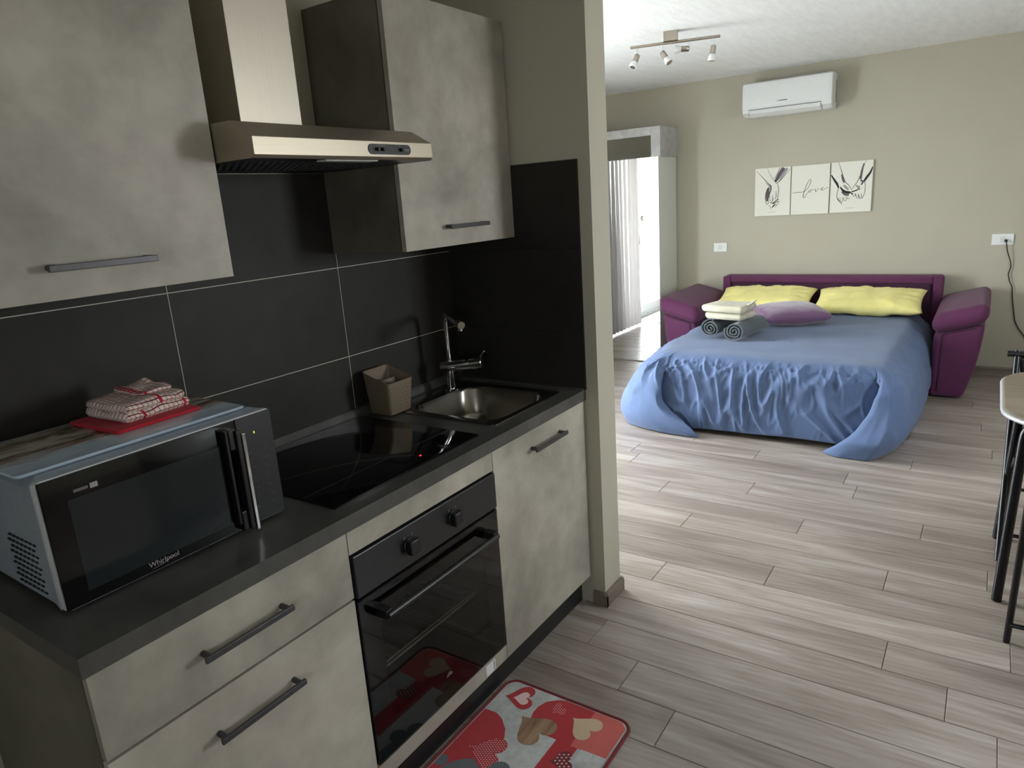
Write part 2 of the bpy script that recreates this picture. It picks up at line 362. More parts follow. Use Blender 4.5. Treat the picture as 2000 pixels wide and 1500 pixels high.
# left wall of the bedroom side with the French window opening
WX0, WX1, WZ = 0.65, 2.75, 2.22
m = M(); m.box(TH, WX0, YL, YL + .22, 0, ZC); m.box(WX1, XF, YL, YL + .22, 0, ZC); m.box(WX0, WX1, YL, YL + .22, WZ, ZC)
struct(m.build('wall_left', 'wall', origin=(0, 0, 0)))
wallbox('wall_kitchen', XB, 0, D, D + .12, 0, ZC)
wallbox('wall_partition', 0, TH, YA, YL + .22, 0, ZC)
# right wall with a window opening (behind the dining table)
m = M(); m.box(XB, .6, YR - .2, YR, 0, ZC); m.box(1.5, XF, YR - .2, YR, 0, ZC); m.box(.6, 1.5, YR - .2, YR, 0, 1.0); m.box(.6, 1.5, YR - .2, YR, 2.1, ZC)
struct(m.build('wall_right', 'wall', origin=(0, 0, 0)))
m = M(); m.box(XB - .2, XB, YR, -2.0, 0, ZC); m.box(XB - .2, XB, -1.4, D + .12, 0, ZC); m.box(XB - .2, XB, -2.0, -1.4, 0, 1.15); m.box(XB - .2, XB, -2.0, -1.4, 1.95, ZC)
struct(m.build('wall_rear', 'wall', origin=(0, 0, 0)))
wallbox('ceiling', XB - .2, XF + .15, YR - .2, YL + .22, ZC, ZC + .12, mat='ceil')
# baseboards
def bb(name, poly_axis, a, b, prof, mat='base'):
    m = M(); m.prism(prof, poly_axis, a, b); return struct(m.build(name, mat))
pb = lambda s, p: [(p, 0), (p + s * .013, 0), (p + s * .013, .048), (p + s * .009, .056), (p + s * .004, .06), (p, .06)]
bb('baseboard_back', 'Y', YR, YL, pb(-1, XF), 'basey')
bb('baseboard_right', 'X', XB, XF, pb(1, YR))
bb('baseboard_left', 'X', WX1, XF, pb(-1, YL))
m = M(); m.prism(pb(-1, 0), 'Y', YA - .013, -0.003); struct(m.build('baseboard_partition', 'basey'))
m = M(); m.prism(pb(-1, YA), 'X', -.0128, TH + .0128); struct(m.build('baseboard_partition_end', 'base'))
m = M(); m.prism(pb(1, TH), 'Y', YA - .013, YL); struct(m.build('baseboard_partition_far', 'basey'))
# kitchen splashback: grout bed + individual tiles
m = M(); m.box(-1.95, -.009, D - .0090, D, .86, 1.7185); gb = struct(m.build('trim_1', 'grout', origin=(0, 0, 0)))
zr = [(.86, 1.1155), (1.1155, 1.4185), (1.4185, 1.7218)]
for (z0, z1) in zr:
    x = -0.6
    xs = [0, -.6, -1.2, -1.8, -1.95]
    for a, b in zip(xs[1:], xs[:-1]):
        g = .0012; m = M(); m.box(a + g, b - (.009 if b == 0 else g), D - .0096, D - .0085, z0 + g, z1 - g); m.build('tile', 'tile', gb, origin=((a + b) / 2, D, z0))
m = M(); m.box(-.004, 0, -.004, D - .004, .898, 1.722); gs = struct(m.build('trim_2', 'seam', origin=(0, 0, 0)))
for (z0, z1) in [(.9, 1.1155), zr[1], (1.4185, 1.7185)]:
    g = .0008; m = M(); m.box(-.009, -.002, -.004 + g, D - .0100, z0 + g, z1 - g); m.build('tile', 'tile', gs, bevel=.0007, origin=(0, .3, z0))
# windows: French window in the left wall
def fw(name, x0, x1, y, z0, z1, leaves, axis='X', handle_leaf=0):
    """window frame in plane y (axis X) or plane x (axis Y)"""
    def B(mm, a, b, c, d, z0_, z1_):
        if axis == 'X': mm.box(a, b, c, d, z0_, z1_)
        else: mm.box(c, d, a, b, z0_, z1_)
    m = M(); t = .05
    B(m, x0, x0 + t, y, y + .07, z0, z1); B(m, x1 - t, x1, y, y + .07, z0, z1); B(m, x0 + t, x1 - t, y, y + .07, z1 - t, z1); B(m, x0 + t, x1 - t, y, y + .07, z0, z0 + .03)
    root = struct(m.build(name, 'white_pl', bevel=.003))
    w = (x1 - x0 - 2 * t) / leaves
    for i in range(leaves):
        a = x0 + t + i * w; b = a + w; s = .06; m = M()
        B(m, a, a + s, y - .012, y + .04, z0 + .03, z1 - t); B(m, b - s, b, y - .012, y + .04, z0 + .03, z1 - t)
        B(m, a + s, b - s, y - .012, y + .04, z1 - t - s, z1 - t); B(m, a + s, b - s, y - .012, y + .04, z0 + .03, z0 + .03 + s * 1.5)
        lf = m.build('window_leaf', 'white_pl', root, bevel=.003)
        m = M(); B(m, a + s - .005, b - s + .005, y + .01, y + .016, z0 + .03 + s, z1 - t - s + .01); m.build('pane', 'glass', lf)
        if axis == 'X' and i == handle_leaf:
            m = M(); hx = b - .03; m.box(hx - .014, hx + .014, y - .02, y - .012, .98, 1.12); m.cyl((hx, y - .012, 1.07), (hx, y - .055, 1.07), .009); m.tube([(hx, y - .055, 1.075), (hx, y - .055, .95)], .01)
            m.build('handle', 'nickel', lf, smooth=True)
    return root
fw('window_1', WX0, WX1, YL + .06, 0.02, WZ, 2)
fw('window_2', .6, 1.5, YR - .12, 1.0, 2.1, 1)
fw('window_3', -2.0, -1.4, XB - .12, 1.15, 1.95, 1, axis='Y')
m = M(); m.box(WX0 - .3, WX1 + .3, YL - .0, YL + .06, -.008, .018); struct(m.build('trim_3', 'marble', bevel=.002))
# balcony slab outside the French window
m = M(); m.box(-.5, 4.5, YL + .23, YL + 1.5, -.14, -.02); struct(m.build('balcony_floor', 'marble'))

# ================================================================ KITCHEN
def bar_handle(parent, x0, x1, y, z, name='handle', off=.028):
    m = M(); h = .0065; y1 = y - off
    # flat bar with two short feet
    m.box(x0, x1, y1 - .004, y1 + .004, z - h, z + h)
    for xx in (x0 + .012, x1 - .012):
        m.cyl((xx, y1, z + .001), (xx, y + .0, z + .001), .0065, 12)
    return m.build(name, 'handle', parent, bevel=.0012)
FY = 0.004   # door faces
def front(parent, name, x0, x1, z0, z1, y=FY, mat='conc', th=.018):
    m = M(); m.box(x0 + .0015, x1 - .0015, y, y + th, z0, z1); return m.build(name, mat, parent, bevel=.0008)
DX0, DX1, OX1, SX1 = -1.806, -1.2085, -0.6085, -0.004
# drawer cabinet
c = thing('drawer_cabinet', ((DX0 + DX1) / 2, .3, .125), 'grey concrete-look base cabinet with two wide drawers under the microwave', 'cabinet')
m = M(); m.box(DX0, DX0 + .018, FY + .019, D - .012, .125, H - CT); m.box(DX1 - .018, DX1 - .001, FY + .019, D - .012, .125, H - CT); m.box(DX0 + .018, DX1 - .018, FY + .03, D - .012, .125, .143); m.box(DX0 + .018, DX1 - .018, D - .02, D - .012, .143, H - CT)
m.build('carcass', 'conc_shaded', c)
for z0, z1, hz in ((.683, .855, .775), (.128, .677, .588)):
    d = front(c, 'drawer', DX0, DX1, z0, z1); bar_handle(d, -1.612, -1.400, FY, hz)
# oven housing
c = thing('oven_housing', ((DX1 + OX1) / 2, .3, .125), 'grey concrete-look cabinet frame around the black built-in oven', 'cabinet')
m = M(); m.box(DX1 + .001, DX1 + .016, FY + .022, D - .012, .125, H - CT); m.box(OX1 - .016, OX1 - .001, FY + .022, D - .012, .125, H - CT); m.box(DX1 + .016, OX1 - .016, FY + .03, D - .012, .125, .143)
m.build('carcass', 'conc_shaded', c)
front(c, 'filler_panel', DX1, OX1, .796, .855); bp = front(c, 'lower_panel', DX1, OX1, .128, .178)
m = M(); m.box(-.725, -.675, FY - .0006, FY, .133, .170); m.build('sticker', 'white_pl', bp, label='white paper sticker')
m = M()
for i in range(4): m.box(-.686, -.679, FY - .0009, FY - .0006, .137 + i * .008, .141 + i * .008)
m.build('sticker_print', 'greyline', bp)
# oven
c = thing('oven', ((DX1 + OX1) / 2, .3, .182), 'black glass-fronted built-in oven with two knobs and bar handle', 'oven')
ox0, ox1 = DX1 + .004, OX1 - .004
m = M(); m.box(ox0, ox1, -.004, .018, .678, .791); cp = m.build('control_panel', 'blackpanel', c, bevel=.002)
for kx in (-1.012, -.826):
    m = M(); m.cyl((kx, -.004, .735), (kx, -.010, .735), .022, 24); m.box(kx - .018, kx + .018, -.03, -.010, .715, .755); m.build('knob', 'black', c, smooth=True, bevel=.003)
    m = M()
    for a in range(0, 360, 60):
        if a in (60, 120): stroke(m, [(.03 * math.cos(R(a)) - .002, .03 * math.sin(R(a)) - .003), (.03 * math.cos(R(a)) + .002, .03 * math.sin(R(a)) + .003)], .002)
    m.box(-.003, .003, .027, .0275, .0, .0004)
    m.xf(frame((kx, -.0042, .735), (1, 0, 0), (0, 0, 1))); m.build('knob_marking', 'ink_soft', cp)
m = M(); m.box(ox0, ox1, -.002, .002, .186, .668); dr = m.build('door', 'ovenglass', c, bevel=.001)
m = M(); y0, y1 = .003, .020   # dark printed border behind the outer glass
gx0, gx1, gz0, gz1 = -1.135, -.685, .285, .600
m.box(ox0, gx0, y0, y1, .186, .668); m.box(gx1, ox1, y0, y1, .186, .668); m.box(gx0, gx1, y0, y1, .186, gz0); m.box(gx0, gx1, y0, y1, gz1, .668); m.build('door_frame', 'black', dr)
m = M(); m.tube([(-1.150, -.040, .612), (-.668, -.040, .612)], .009, 14)
for xx in (-1.142, -.676): m.box(xx - .012, xx + .012, -.040, -.002, .602, .626)
m.build('handle', 'black', dr, smooth=True, bevel=.001)
m = M(); m.box(ox0 + .05, ox0 + .055, .03, .42, .23, .64); m.box(ox1 - .055, ox1 - .05, .03, .42, .23, .64); m.box(ox0 + .055, ox1 - .055, .415, .42, .23, .64); m.box(ox0 + .055, ox1 - .055, .03, .42, .225, .23); m.box(ox0 + .055, ox1 - .055, .03, .42, .64, .645)
m.build('cavity', 'blackpanel', c)
m = M(); zr_ = .40
m.tube([(ox0 + .06, .05, zr_), (ox1 - .06, .05, zr_)], .0042, 8); m.tube([(ox0 + .06, .38, zr_), (ox1 - .06, .38, zr_)], .0035, 8); m.tube([(ox0 + .06, .05, zr_ + .012), (ox1 - .06, .05, zr_ + .012)], .0025, 8)
for i in range(14):
    xx = ox0 + .075 + i * (ox1 - ox0 - .15) / 13; m.tube([(xx, .05, zr_), (xx, .38, zr_)], .0018, 6)
m.build('oven_rack', 'nickel', c, smooth=True)
m = M()   # small steam emblem at the lower glass edge
for i in range(9):
    a = R(10 + 20 * i); stroke(m, [(.004 * math.cos(a), .004 * math.sin(a)), (.014 * math.cos(a), .014 * math.sin(a))], .0012)
m.xf(frame((-.905, -.0026, .262), (1, 0, 0), (0, 0, 1))); m.build('emblem', 'ink_soft', dr)
# sink cabinet
c = thing('sink_cabinet', ((OX1 + SX1) / 2, .3, .125), 'grey concrete-look base cabinet with one tall door under the sink', 'cabinet')
m = M(); m.box(OX1 + .001, OX1 + .016, FY + .022, D - .012, .125, H - CT); m.box(SX1 - .018, SX1, FY + .019, D - .012, .125, H - CT); m.box(OX1 + .016, SX1 - .018, FY + .03, D - .012, .125, .143)
m.build('carcass', 'conc_shaded', c)
d = front(c, 'door', OX1, SX1 - .004, .128, .855); bar_handle(d, -.398, -.190, FY, .793)
m = M(); m.box(-1.80, -.004, .052, .066, .0, .124); tag(m.build('plinth', 'blackpanel'), 'dark grey plinth board running along the floor under the cabinets', 'plinth')
# worktop with sink cut-out
SKX0, SKX1, SKY0, SKY1 = -.47, -.10, .082, .465
m = M(); m.box(-1.811, SKX0, 0, D - .0, H - CT, H); m.box(SKX1, -.0005, 0, D - .0, H - CT, H); m.box(SKX0, SKX1, 0, SKY0, H - CT, H); m.box(SKX0, SKX1, SKY1, D, H - CT, H)
wt = tag(m.build('worktop', 'slate', origin=(-.9, .3, H)), 'dark slate-look laminate kitchen worktop', 'worktop')
m = M(); m.prism([(D - .010, H), (D - .024, H), (D - .024, H + .022), (D - .018, H + .030), (D - .010, H + .032)], 'X', -1.811, -.010); m.build('upstand', 'slate', wt)
m = M(); m.prism([(-.010, H), (-.024, H), (-.024, H + .004), (-.010, H + .006)], 'Y', 0.002, D - .024); m.build('upstand', 'slate', wt)
# hob
c = M(); c.loft([rrect(-.893, .3125, .592, .515, .006, H + .0005, 3), rrect(-.893, .3125, .592, .515, .006, H + .005, 3), rrect(-.893, .3125, .586, .509, .005, H + .0065, 3)])
hob = tag(c.build('induction_hob', 'blackgl', smooth=True, angle=30), 'glossy black glass hob set into the worktop', 'hob')
m = M(); m.box(-1.186, -.60, .174, .1755, H + .0065, H + .0068); m.build('printed_line', 'seam', hob)
m = M(); m.cyl((-.822, .10, H + .0064), (-.822, .10, H + .0070), .0032, 12); m.build('indicator_light', 'led_red', hob, label='small red indicator light')
# sink
cx, cy = -.285, .277
m = M(); m.loft([rrect(cx, .302, .432, .472, .02, H + .0005), rrect(cx, .302, .432, .472, .02, H + .003), rrect(cx, .302, .424, .464, .018, H + .0045), rrect(cx, cy, .375, .392, .06, H + .0035), rrect(cx, cy, .360, .378, .07, H + .002),
               rrect(cx, cy, .350, .368, .075, H - .01), rrect(cx, cy, .338, .356, .08, H - .10), rrect(cx, cy, .318, .336, .08, H - .128), rrect(cx, cy, .26, .28, .07, H - .138), rrect(cx, cy, .08, .08, .035, H - .142)], caps=False)
n0 = len(m.v) - 24; m.f.append(tuple(n0 + i for i in range(24))); m.mi.append(0)
sk = tag(m.build('sink', 'sinksteel', smooth=True, angle=50, origin=(cx, cy, H)), 'small stainless steel inset sink with one rounded bowl', 'sink')
m = M(); m.cyl((cx, cy, H - .1418), (cx, cy, H - .139), .034, 24); m.cyl((cx, cy, H - .139), (cx, cy, H - .136), .012, 16); m.build('drain', 'chrome', sk, smooth=True)
m = M()
for i in range(4): m.box(-.462 + .001, -.4575, .30 + i * .011, .304 + i * .011, H - .048, H - .028)
m.build('overflow_slots', 'black', sk)
m = M(); m.cyl((-.4595, .318, H - .038), (-.456, .318, H - .038), .004, 12); m.build('overflow_screw', 'chrome', sk, smooth=True)
# faucet
bx, by = -.200, .480; HB = H + .004
fc = thing('faucet', (bx, by, HB), 'chrome single-lever kitchen mixer tap with a tall swivel spout', 'faucet')
m = M(); m.tube([(bx, by, HB), (bx, by, HB + .008), (bx, by, HB + .0085), (bx, by, 1.02)], [.025, .025, .0165, .0165], 20); m.build('column', 'chrome', fc, smooth=True)
a = Vector((bx - .012, by + .03, .994)); b = Vector((-.158, .352, 1.014)); dr_ = (b - a).normalized(); q = a + dr_ * ((b - a).length * .70)
m = M(); m.tube([a, a + dr_ * .002, q, q + dr_ * .001], [.020, .0225, .0225, .0222], 24); m.build('mixer_body', 'chrome', fc, smooth=True)
m = M(); m.tube([q + dr_ * .0025, b - dr_ * .002, b], [.0225, .0225, .020], 24); cart = m.build('lever_cap', 'chrome', fc, smooth=True)
lv = b - dr_ * .012; le = lv + Vector((.006, -.020, .042))
m = M(); m.tube([lv + Vector((0, 0, .018)), le], .0032, 10); m.tube([le - Vector((0, 0, .005)), le - Vector((0, 0, .003)), le, le + Vector((0, 0, .003)), le + Vector((0, 0, .005))], [.001, .0045, .006, .0045, .001], 12); m.build('lever', 'chrome', cart, smooth=True)
pts = [(bx, by, 1.01), (bx - .001, by, 1.10), (bx - .002, by, 1.165), (bx - .006, by - .004, 1.188), (bx - .016, by - .012, 1.200), (bx - .032, by - .026, 1.205), (bx - .082, by - .102, 1.195), (bx - .125, by - .172, 1.186)]
m = M(); m.tube(pts, .0095, 16); m.build('spout', 'chrome', fc, smooth=True)
m = M(); p1 = Vector(pts[-1]); p0 = Vector(pts[-2]); dd = (p1 - p0).normalized(); m.tube([p1 - dd * .028, p1, p1 + dd * .003], [.0145, .0150, .0135], 20); m.build('spout_head', 'nickel', fc, smooth=True)
m = M(); m.tube([p1 - dd * .010 - Vector((0, 0, .012)), p1 - dd * .010 - Vector((0, 0, .022))], .009, 14); m.build('aerator', 'chrome', fc, smooth=True)
# cutlery holder
def cup():
    c = thing('cutlery_holder', (-.51, .505, H + .001), 'taupe plastic cutlery holder with perforated side standing beside the sink', 'holder')
    ccx, ccy = -.513, .505
    def ring(w, h, r, zf, zb):
        p = rrect(ccx, ccy, w, h, r, 0, 4); return [(x, y, zf + (zb - zf) * ((y - (ccy - h / 2)) / h)) for x, y, z in p]
    z0 = H + .007; m = M()
    m.loft([ring(.100, .094, .012, z0, z0), ring(.108, .100, .012, z0 + .004, z0 + .004), ring(.128, .122, .012, 1.020, 1.056), ring(.126, .120, .012, 1.021, 1.057), ring(.121, .115, .010, 1.019, 1.055), ring(.102, .094, .010, z0 + .006, z0 + .006)], caps=True)
    body = m.build('body', 'taupe', c, smooth=True, angle=50)
    # curved inner divider
    vs = []; N = 10
    for i in range(N + 1):
        t = i / N; x = ccx - .050 + .098 * t; y = ccy + .012 - .030 * math.sin(math.pi * t)
        vs += [(x, y, z0 + .008), (x, y, 1.018 + .01 * math.sin(math.pi * t)), (x, y + .003, 1.018 + .01 * math.sin(math.pi * t)), (x, y + .003, z0 + .008)]
    m = M(); m.loft([vs[4 * i:4 * i + 4] for i in range(N + 1)]); m.build('divider', 'taupe', c, smooth=True, angle=50)
    # perforations on the face towards the room (front) : small dark discs in staggered rows
    m = M()
    for r in range(7):
        for q_ in range(6):
            u = (q_ + (.5 if r % 2 else 0)) / 6.2 - .46; v = (r + .8) / 8
            w_ = .108 + .02 * v; y_ = ccy - (.100 + .022 * v) / 2 - .0004; zz = z0 + .004 + (1.020 - z0 - .004) * v
            m.cyl((ccx + u * w_, y_ + .0004, zz), (ccx + u * w_, y_ - .0001, zz), .0019, 7)
    m.build('perforations', 'taupe_dk', c)
cup()
# ---- microwave
def microwave():
    x0, x1, y0, y1, z0, z1 = -1.758, -1.253, .157, .52, H + .014, 1.166
    c = thing('microwave', ((x0 + x1) / 2, .34, H), 'silver and black microwave oven standing on the left end of the worktop', 'microwave')
    m = M(); m.loft([[(x0 + .010, y1, z0), (x1 - .010, y1, z0), (x1 - .010, y1, z1 - .02), (x1 - .03, y1, z1), (x0 + .03, y1, z1), (x0 + .010, y1, z1 - .02)],
                     [(x0 + .006, y0 + .05, z0), (x1 - .006, y0 + .05, z0), (x1 - .006, y0 + .05, z1 - .018), (x1 - .024, y0 + .05, z1 + .002), (x0 + .024, y0 + .05, z1 + .002), (x0 + .006, y0 + .05, z1 - .018)],
                     [(x0 + .001, y0 + .016, z0 - .003), (x1 - .001, y0 + .016, z0 - .003), (x1 - .001, y0 + .016, z1 - .010), (x1 - .012, y0 + .016, z1 - .001), (x0 + .012, y0 + .016, z1 - .001), (x0 + .001, y0 + .016, z1 - .010)]])
    body = m.build('casing', 'mwmetal', c, smooth=True, angle=25)
    for xx, yy in ((x0 + .05, .22), (x1 - .05, .22), (x0 + .05, .47), (x1 - .05, .47)):
        m = M(); m.cyl((xx, yy, H + .0005), (xx, yy, z0), .014, 14); m.build('foot', 'black', c, smooth=True)
    zb, zt = z0 - .005, z1
    def rr(x0_, x1_, y, r=.012):
        p = rrect((x0_ + x1_) / 2, (zb + zt) / 2, x1_ - x0_, zt - zb, r, 0, 4); return [(a, y, b) for a, b, _ in p]
    m = M(); m.loft([rr(x0, x1, y0 + .016), rr(x0, x1, y0 + .004), rr(x0 + .002, x1 - .002, y0 + .001, .011)]); m.build('front_rim', 'silver', c, smooth=True, angle=40)
    def face(xa, xb, mat, name, za=zb + .0022, zb_=zt - .0022, y=y0):
        m = M(); m.box(xa, xb, y - .004, y + .0015, za, zb_); return m.build(name, mat, c, bevel=.0015)
    sp = -1.352
    door = face(x0 + .004, sp - .0008, 'blackgl', 'door'); pan = face(sp + .0008, x1 - .004, 'blackpanel', 'control_panel')
    m = M(); m.box(-1.712, -1.398, y0 - .0048, y0 - .0041, .932, 1.117); m.build('window', 'mwwindow', door)
    # handle: black bridge with chrome strip
    m = M(); hx0, hx1 = -1.392, -1.358
    ya_, yb_ = y0 - .030, y0 - .0045
    m.box(hx0, hx0 + .008, ya_ + .008, yb_, .930, 1.150); m.box(hx1 - .012, hx1, ya_, yb_, .912, 1.146)
    m.box(hx0 + .008, hx1 - .012, ya_ + .006, yb_, 1.104, 1.150); m.box(hx0 + .008, hx1 - .012, ya_ + .006, yb_, .912, .958)
    m.build('handle', 'black', door, bevel=.002)
    m = M(); m.box(-1.3578, -1.3490, y0 - .033, y0 - .022, .906, 1.137); m.build('handle_trim', 'chrome', door, bevel=.0015, label='chrome strip on the handle')
    FR = lambda x, z, y=y0 - .0049: frame((x, y, z), (1, 0, 0), (0, 0, 1))
    text('Whirlpool', .0155, 'logo', 'ink_soft', door, FR(-1.563, .925), label='pale lettering')
    m = M(); stroke(m, [(-.03, -.009, .3), (-.005, -.006, 1), (.018, .001, .4)], .0012, th=.0004); m.xf(FR(-1.56, .925)); m.build('logo_swirl', 'ink_soft', door)
    m = M(); m.box(-1.669, -1.655, y0 - .0052, y0 - .0041, 1.1255, 1.1355); m.build('badge', 'ink_soft', door)
    m = M(); stroke(m, [(-.013, 0), (.013, 0)], .006, smooth=1); m.xf(FR(-1.686, 1.1305)); m.build('badge_print', 'ink_mid', door)
    text('3', .007, 'display_digit', 'led_green', pan, FR(-1.308, 1.122), label='small yellow-green display digit')
    m = M()
    rnd = random.Random(3)
    for r in range(7):
        for q in range(2):
            cx_ = -1.325 + q * .038; cz_ = 1.080 - r * .022
            for j in range(3):
                a = rnd.uniform(-.009, .004); z = cz_ + rnd.uniform(-.006, .006); stroke(m, [(cx_ + a, z), (cx_ + a + rnd.uniform(.004, .010), z + rnd.uniform(-.003, .003))], .0008, smooth=1)
    m.v = [(v[0], y0 - .0048, v[1]) for v in m.v]; m.build('control_symbols', 'ink_mid', pan)
    # perforated vent on the left side: recessed dark slots
    m = M()
    for r in range(9):
        for q in range(7):
            yy = .235 + q * .018 + (.009 if r % 2 else 0); zz = H + .028 + r * .0125
            m.prism([(yy - .0052, zz - .0018), (yy + .0052, zz - .0018), (yy + .0052, zz + .0018), (yy - .0052, zz + .0018)], 'X', x0 + .0045, x0 + .0075)
    m.build('vent_slots', 'black', body)
mwwin = flat('microwave_window', (30, 34, 36), 0.10, 0, 0.03); MT['mwwindow'] = mwwin
microwave()
# printed board on the microwave
ZB = 1.1695
m = M(); m.loft([rrect(-1.527, .335, .478, .27, .012, ZB), rrect(-1.527, .335, .482, .274, .014, ZB + .003), rrect(-1.527, .335, .478, .27, .012, ZB + .006)])
tag(m.build('glass_board', 'board', smooth=True, angle=30), 'glass board printed with a seaside picture lying on the microwave', 'board')
m = M(); m.loft([rrect(-1.452, .37, .196, .196, .008, ZB + .0068), rrect(-1.452, .37, .200, .200, .01, ZB + .010), rrect(-1.452, .37, .196, .196, .008, ZB + .0135)]); m.xf(Matrix.Translation((-1.452, .37, 0)) @ Matrix.Rotation(R(2), 4, 'Z') @ Matrix.Translation((1.452, -.37, 0)))
tag(m.build('pot_holder', 'redmat', smooth=True), 'flat red pot holder lying under the checked tea towel', 'pot holder')
# folded tea towel
def tea():
    m = M(); zb = ZB + .0142; N, K = 26, 18; m.uv = []
    t0 = thing('tea_towel', (-1.43, .39, zb), 'folded white tea towel with red checks on top of the microwave', 'towel')
    def layer(x0, x1, y0, y1, z0, th, seed, name, fold='L'):
        m = M(); m.uv = []; vs = []
        for side in (0, 1):
            for i in range(N + 1):
                for j in range(K + 1):
                    u, v = i / N, j / K; x = x0 + (x1 - x0) * u; y = y0 + (y1 - y0) * v
                    e = min(u, 1 - u, v, 1 - v); rnd_ = min(1, e / .07); rnd_ = math.sqrt(max(0, 1 - (1 - rnd_) ** 2))
                    h = noise.noise(Vector((x * 22, y * 22, seed))) * .006 + noise.noise(Vector((x * 60, y * 60, seed + 3))) * .0015
                    mid = z0 + th / 2; z = mid + (h if side else 0) + (1 if side else -1) * th / 2 * (.03 + .97 * rnd_)
                    if side: z += .012 * math.exp(-((u - .9) ** 2 + (v - .75) ** 2) / .02)
                    z = max(z, z0)
                    wob = noise.noise(Vector((u * 4, v * 4, seed + 9))) * .004; cs = 1 - .10 * (abs(2 * u - 1) ** 5) * (abs(2 * v - 1) ** 5); x = (x0 + x1) / 2 + (x - (x0 + x1) / 2) * cs; y = (y0 + y1) / 2 + (y - (y0 + y1) / 2) * cs
                    m.v.append((x + wob, y + wob, z)); m.uv.append((u * (x1 - x0) * 6.2 + seed * .37, v * (y1 - y0) * 6.2 + (.3 if side else 0)))
            
        Q = (N + 1) * (K + 1)
        for i in range(N):
            for j in range(K):
                a = i * (K + 1) + j; m.f.append((a, a + 1, a + K + 2, a + K + 1)); m.f.append((Q + a, Q + a + K + 1, Q + a + K + 2, Q + a + 1))
        bd = [i * (K + 1) for i in range(N + 1)] + [N * (K + 1) + j for j in range(1, K + 1)] + [i * (K + 1) + K for i in range(N - 1, -1, -1)] + [j for j in range(K - 1, 0, -1)]
        for a, b in zip(bd, bd[1:] + bd[:1]): m.f.append((a, b, Q + b, Q + a))
        m.mi = [0] * len(m.f)
        c_ = Matrix.Translation((-1.43, .39, 0)) @ Matrix.Rotation(R(4), 4, 'Z') @ Matrix.Translation((1.43, -.39, 0)); m.xf(c_)
        m.build(name, 'teatowel', t0, smooth=True, angle=80)
    layer(-1.518, -1.350, .300, .478, zb, .020, 1.0, 'lower_fold'); layer(-1.514, -1.356, .306, .478, zb + .0185, .019, 2.0, 'upper_fold'); layer(-1.440, -1.362, .350, .478, zb + .0365, .012, 5.0, 'top_fold')
tea()
# ---- wall cabinets
def wallcab(x0, x1, zt, hx, label):
    c = thing('wall_cabinet', ((x0 + x1) / 2, .43, 1.466), label, 'cabinet', None)
    yu = .268
    m = M(); m.box(x0, x0 + .018, yu + .022, D - .001, 1.466, zt); m.box(x1 - .018, x1, yu + .022, D - .001, 1.466, zt); m.box(x0 + .018, x1 - .018, yu + .022, D - .001, 1.466, 1.484); m.box(x0 + .018, x1 - .018, yu + .022, D - .001, zt - .018, zt); m.box(x0 + .018, x1 - .018, D - .012, D - .001, 1.484, zt - .018)
    m.build('carcass', 'conc_shaded', c)
    d = front(c, 'door', x0 - .0005, x1 + .0005, 1.466, zt, yu); bar_handle(d, hx, hx + .212, yu, 1.528)
wallcab(-1.812, -1.213, 2.2, -1.618, 'grey concrete-look wall cabinet above the microwave, left of the cooker hood')
wallcab(-.609, -.010, 2.2, -.417, 'grey concrete-look wall cabinet over the sink, right of the cooker hood')
# ---- hood
c = thing('cooker_hood', (-.917, .38, 1.73), 'brushed steel cooker hood with square chimney between the wall cabinets', 'hood')
prof = [(D - .002, 1.722), (D - .002, 1.806), (.200, 1.806), (.129, 1.767), (.129, 1.729), (.136, 1.722)]
m = M(); x0, x1 = -1.211, -.612
vs = []
for x in (x0, x1): vs += [(x, y, z) for y, z in prof]
m.add(vs, [(0, 1, 2, 3, 4, 5), (11, 10, 9, 8, 7, 6)] + [(i, i + 6, i + 7, i + 1) for i in range(0, 5)])   # open underneath
body = m.build('canopy', 'steel', c, bevel=.001)
m = M(); m.box(x0 + .002, x1 - .002, .137, D - .003, 1.7225, 1.7235)
m.add([(x0, .129, 1.729), (x1, .129, 1.729), (x1, .15, 1.7221), (x0, .15, 1.7221)], [(0, 1, 2, 3)]); und = m.build('underside', 'blackpanel', c)
m = M()   # grease filter with rows of slots
for r in range(9):
    for q in range(26):
        xx = x0 + .04 + q * .0205; yy = .22 + r * .032; m.box(xx, xx + .011, yy, yy + .016, 1.7212, 1.7225)
m.build('filter_slots', 'seam', und); und['kind_note'] = 'plain'; del und['kind_note']
m = M(); m.box(x0 + .22, x0 + .40, .150, .185, 1.719, 1.7225); m.build('lamp_lens', 'white_paint', und, bevel=.002)
m = M(); m.box(-1.017, -.817, .42, D - .002, 1.806, ZC - .001); m.build('chimney', 'steel_v', c, bevel=.001)
m = M(); cxp = -.785; p = rrect(cxp, 1.7475, .160, .026, .0129, 0, 6); m.loft([[(a, .1288, b) for a, b, _ in p], [(a, .1270, b) for a, b, _ in p]]); sw = m.build('switch_plate', 'blackpanel', c, smooth=True, angle=30)
m = M(); m.box(cxp - .062, cxp - .010, .1262, .1272, 1.742, 1.752); m.box(cxp + .028, cxp + .052, .1262, .1272, 1.742, 1.752); m.build('slot', 'black', sw)
for xx in (cxp - .050, cxp - .030, cxp + .040):
    m = M(); m.cyl((xx, .1265, 1.747), (xx, .118, 1.747), .0045, 12); m.build('slider_knob', 'black', sw, smooth=True, bevel=.001)
m = M()
for i in range(4): stroke(m, [(cxp - .050 + i * .009, 1.7555), (cxp - .050 + i * .009, 1.7580)], .0015, smooth=1)
stroke(m, [(cxp + .036, 1.7555), (cxp + .036, 1.758)], .0015, smooth=1)
for i in range(3): stroke(m, [(cxp + .058 + i * .006, 1.744), (cxp + .060 + i * .006, 1.750)], .002, smooth=1)
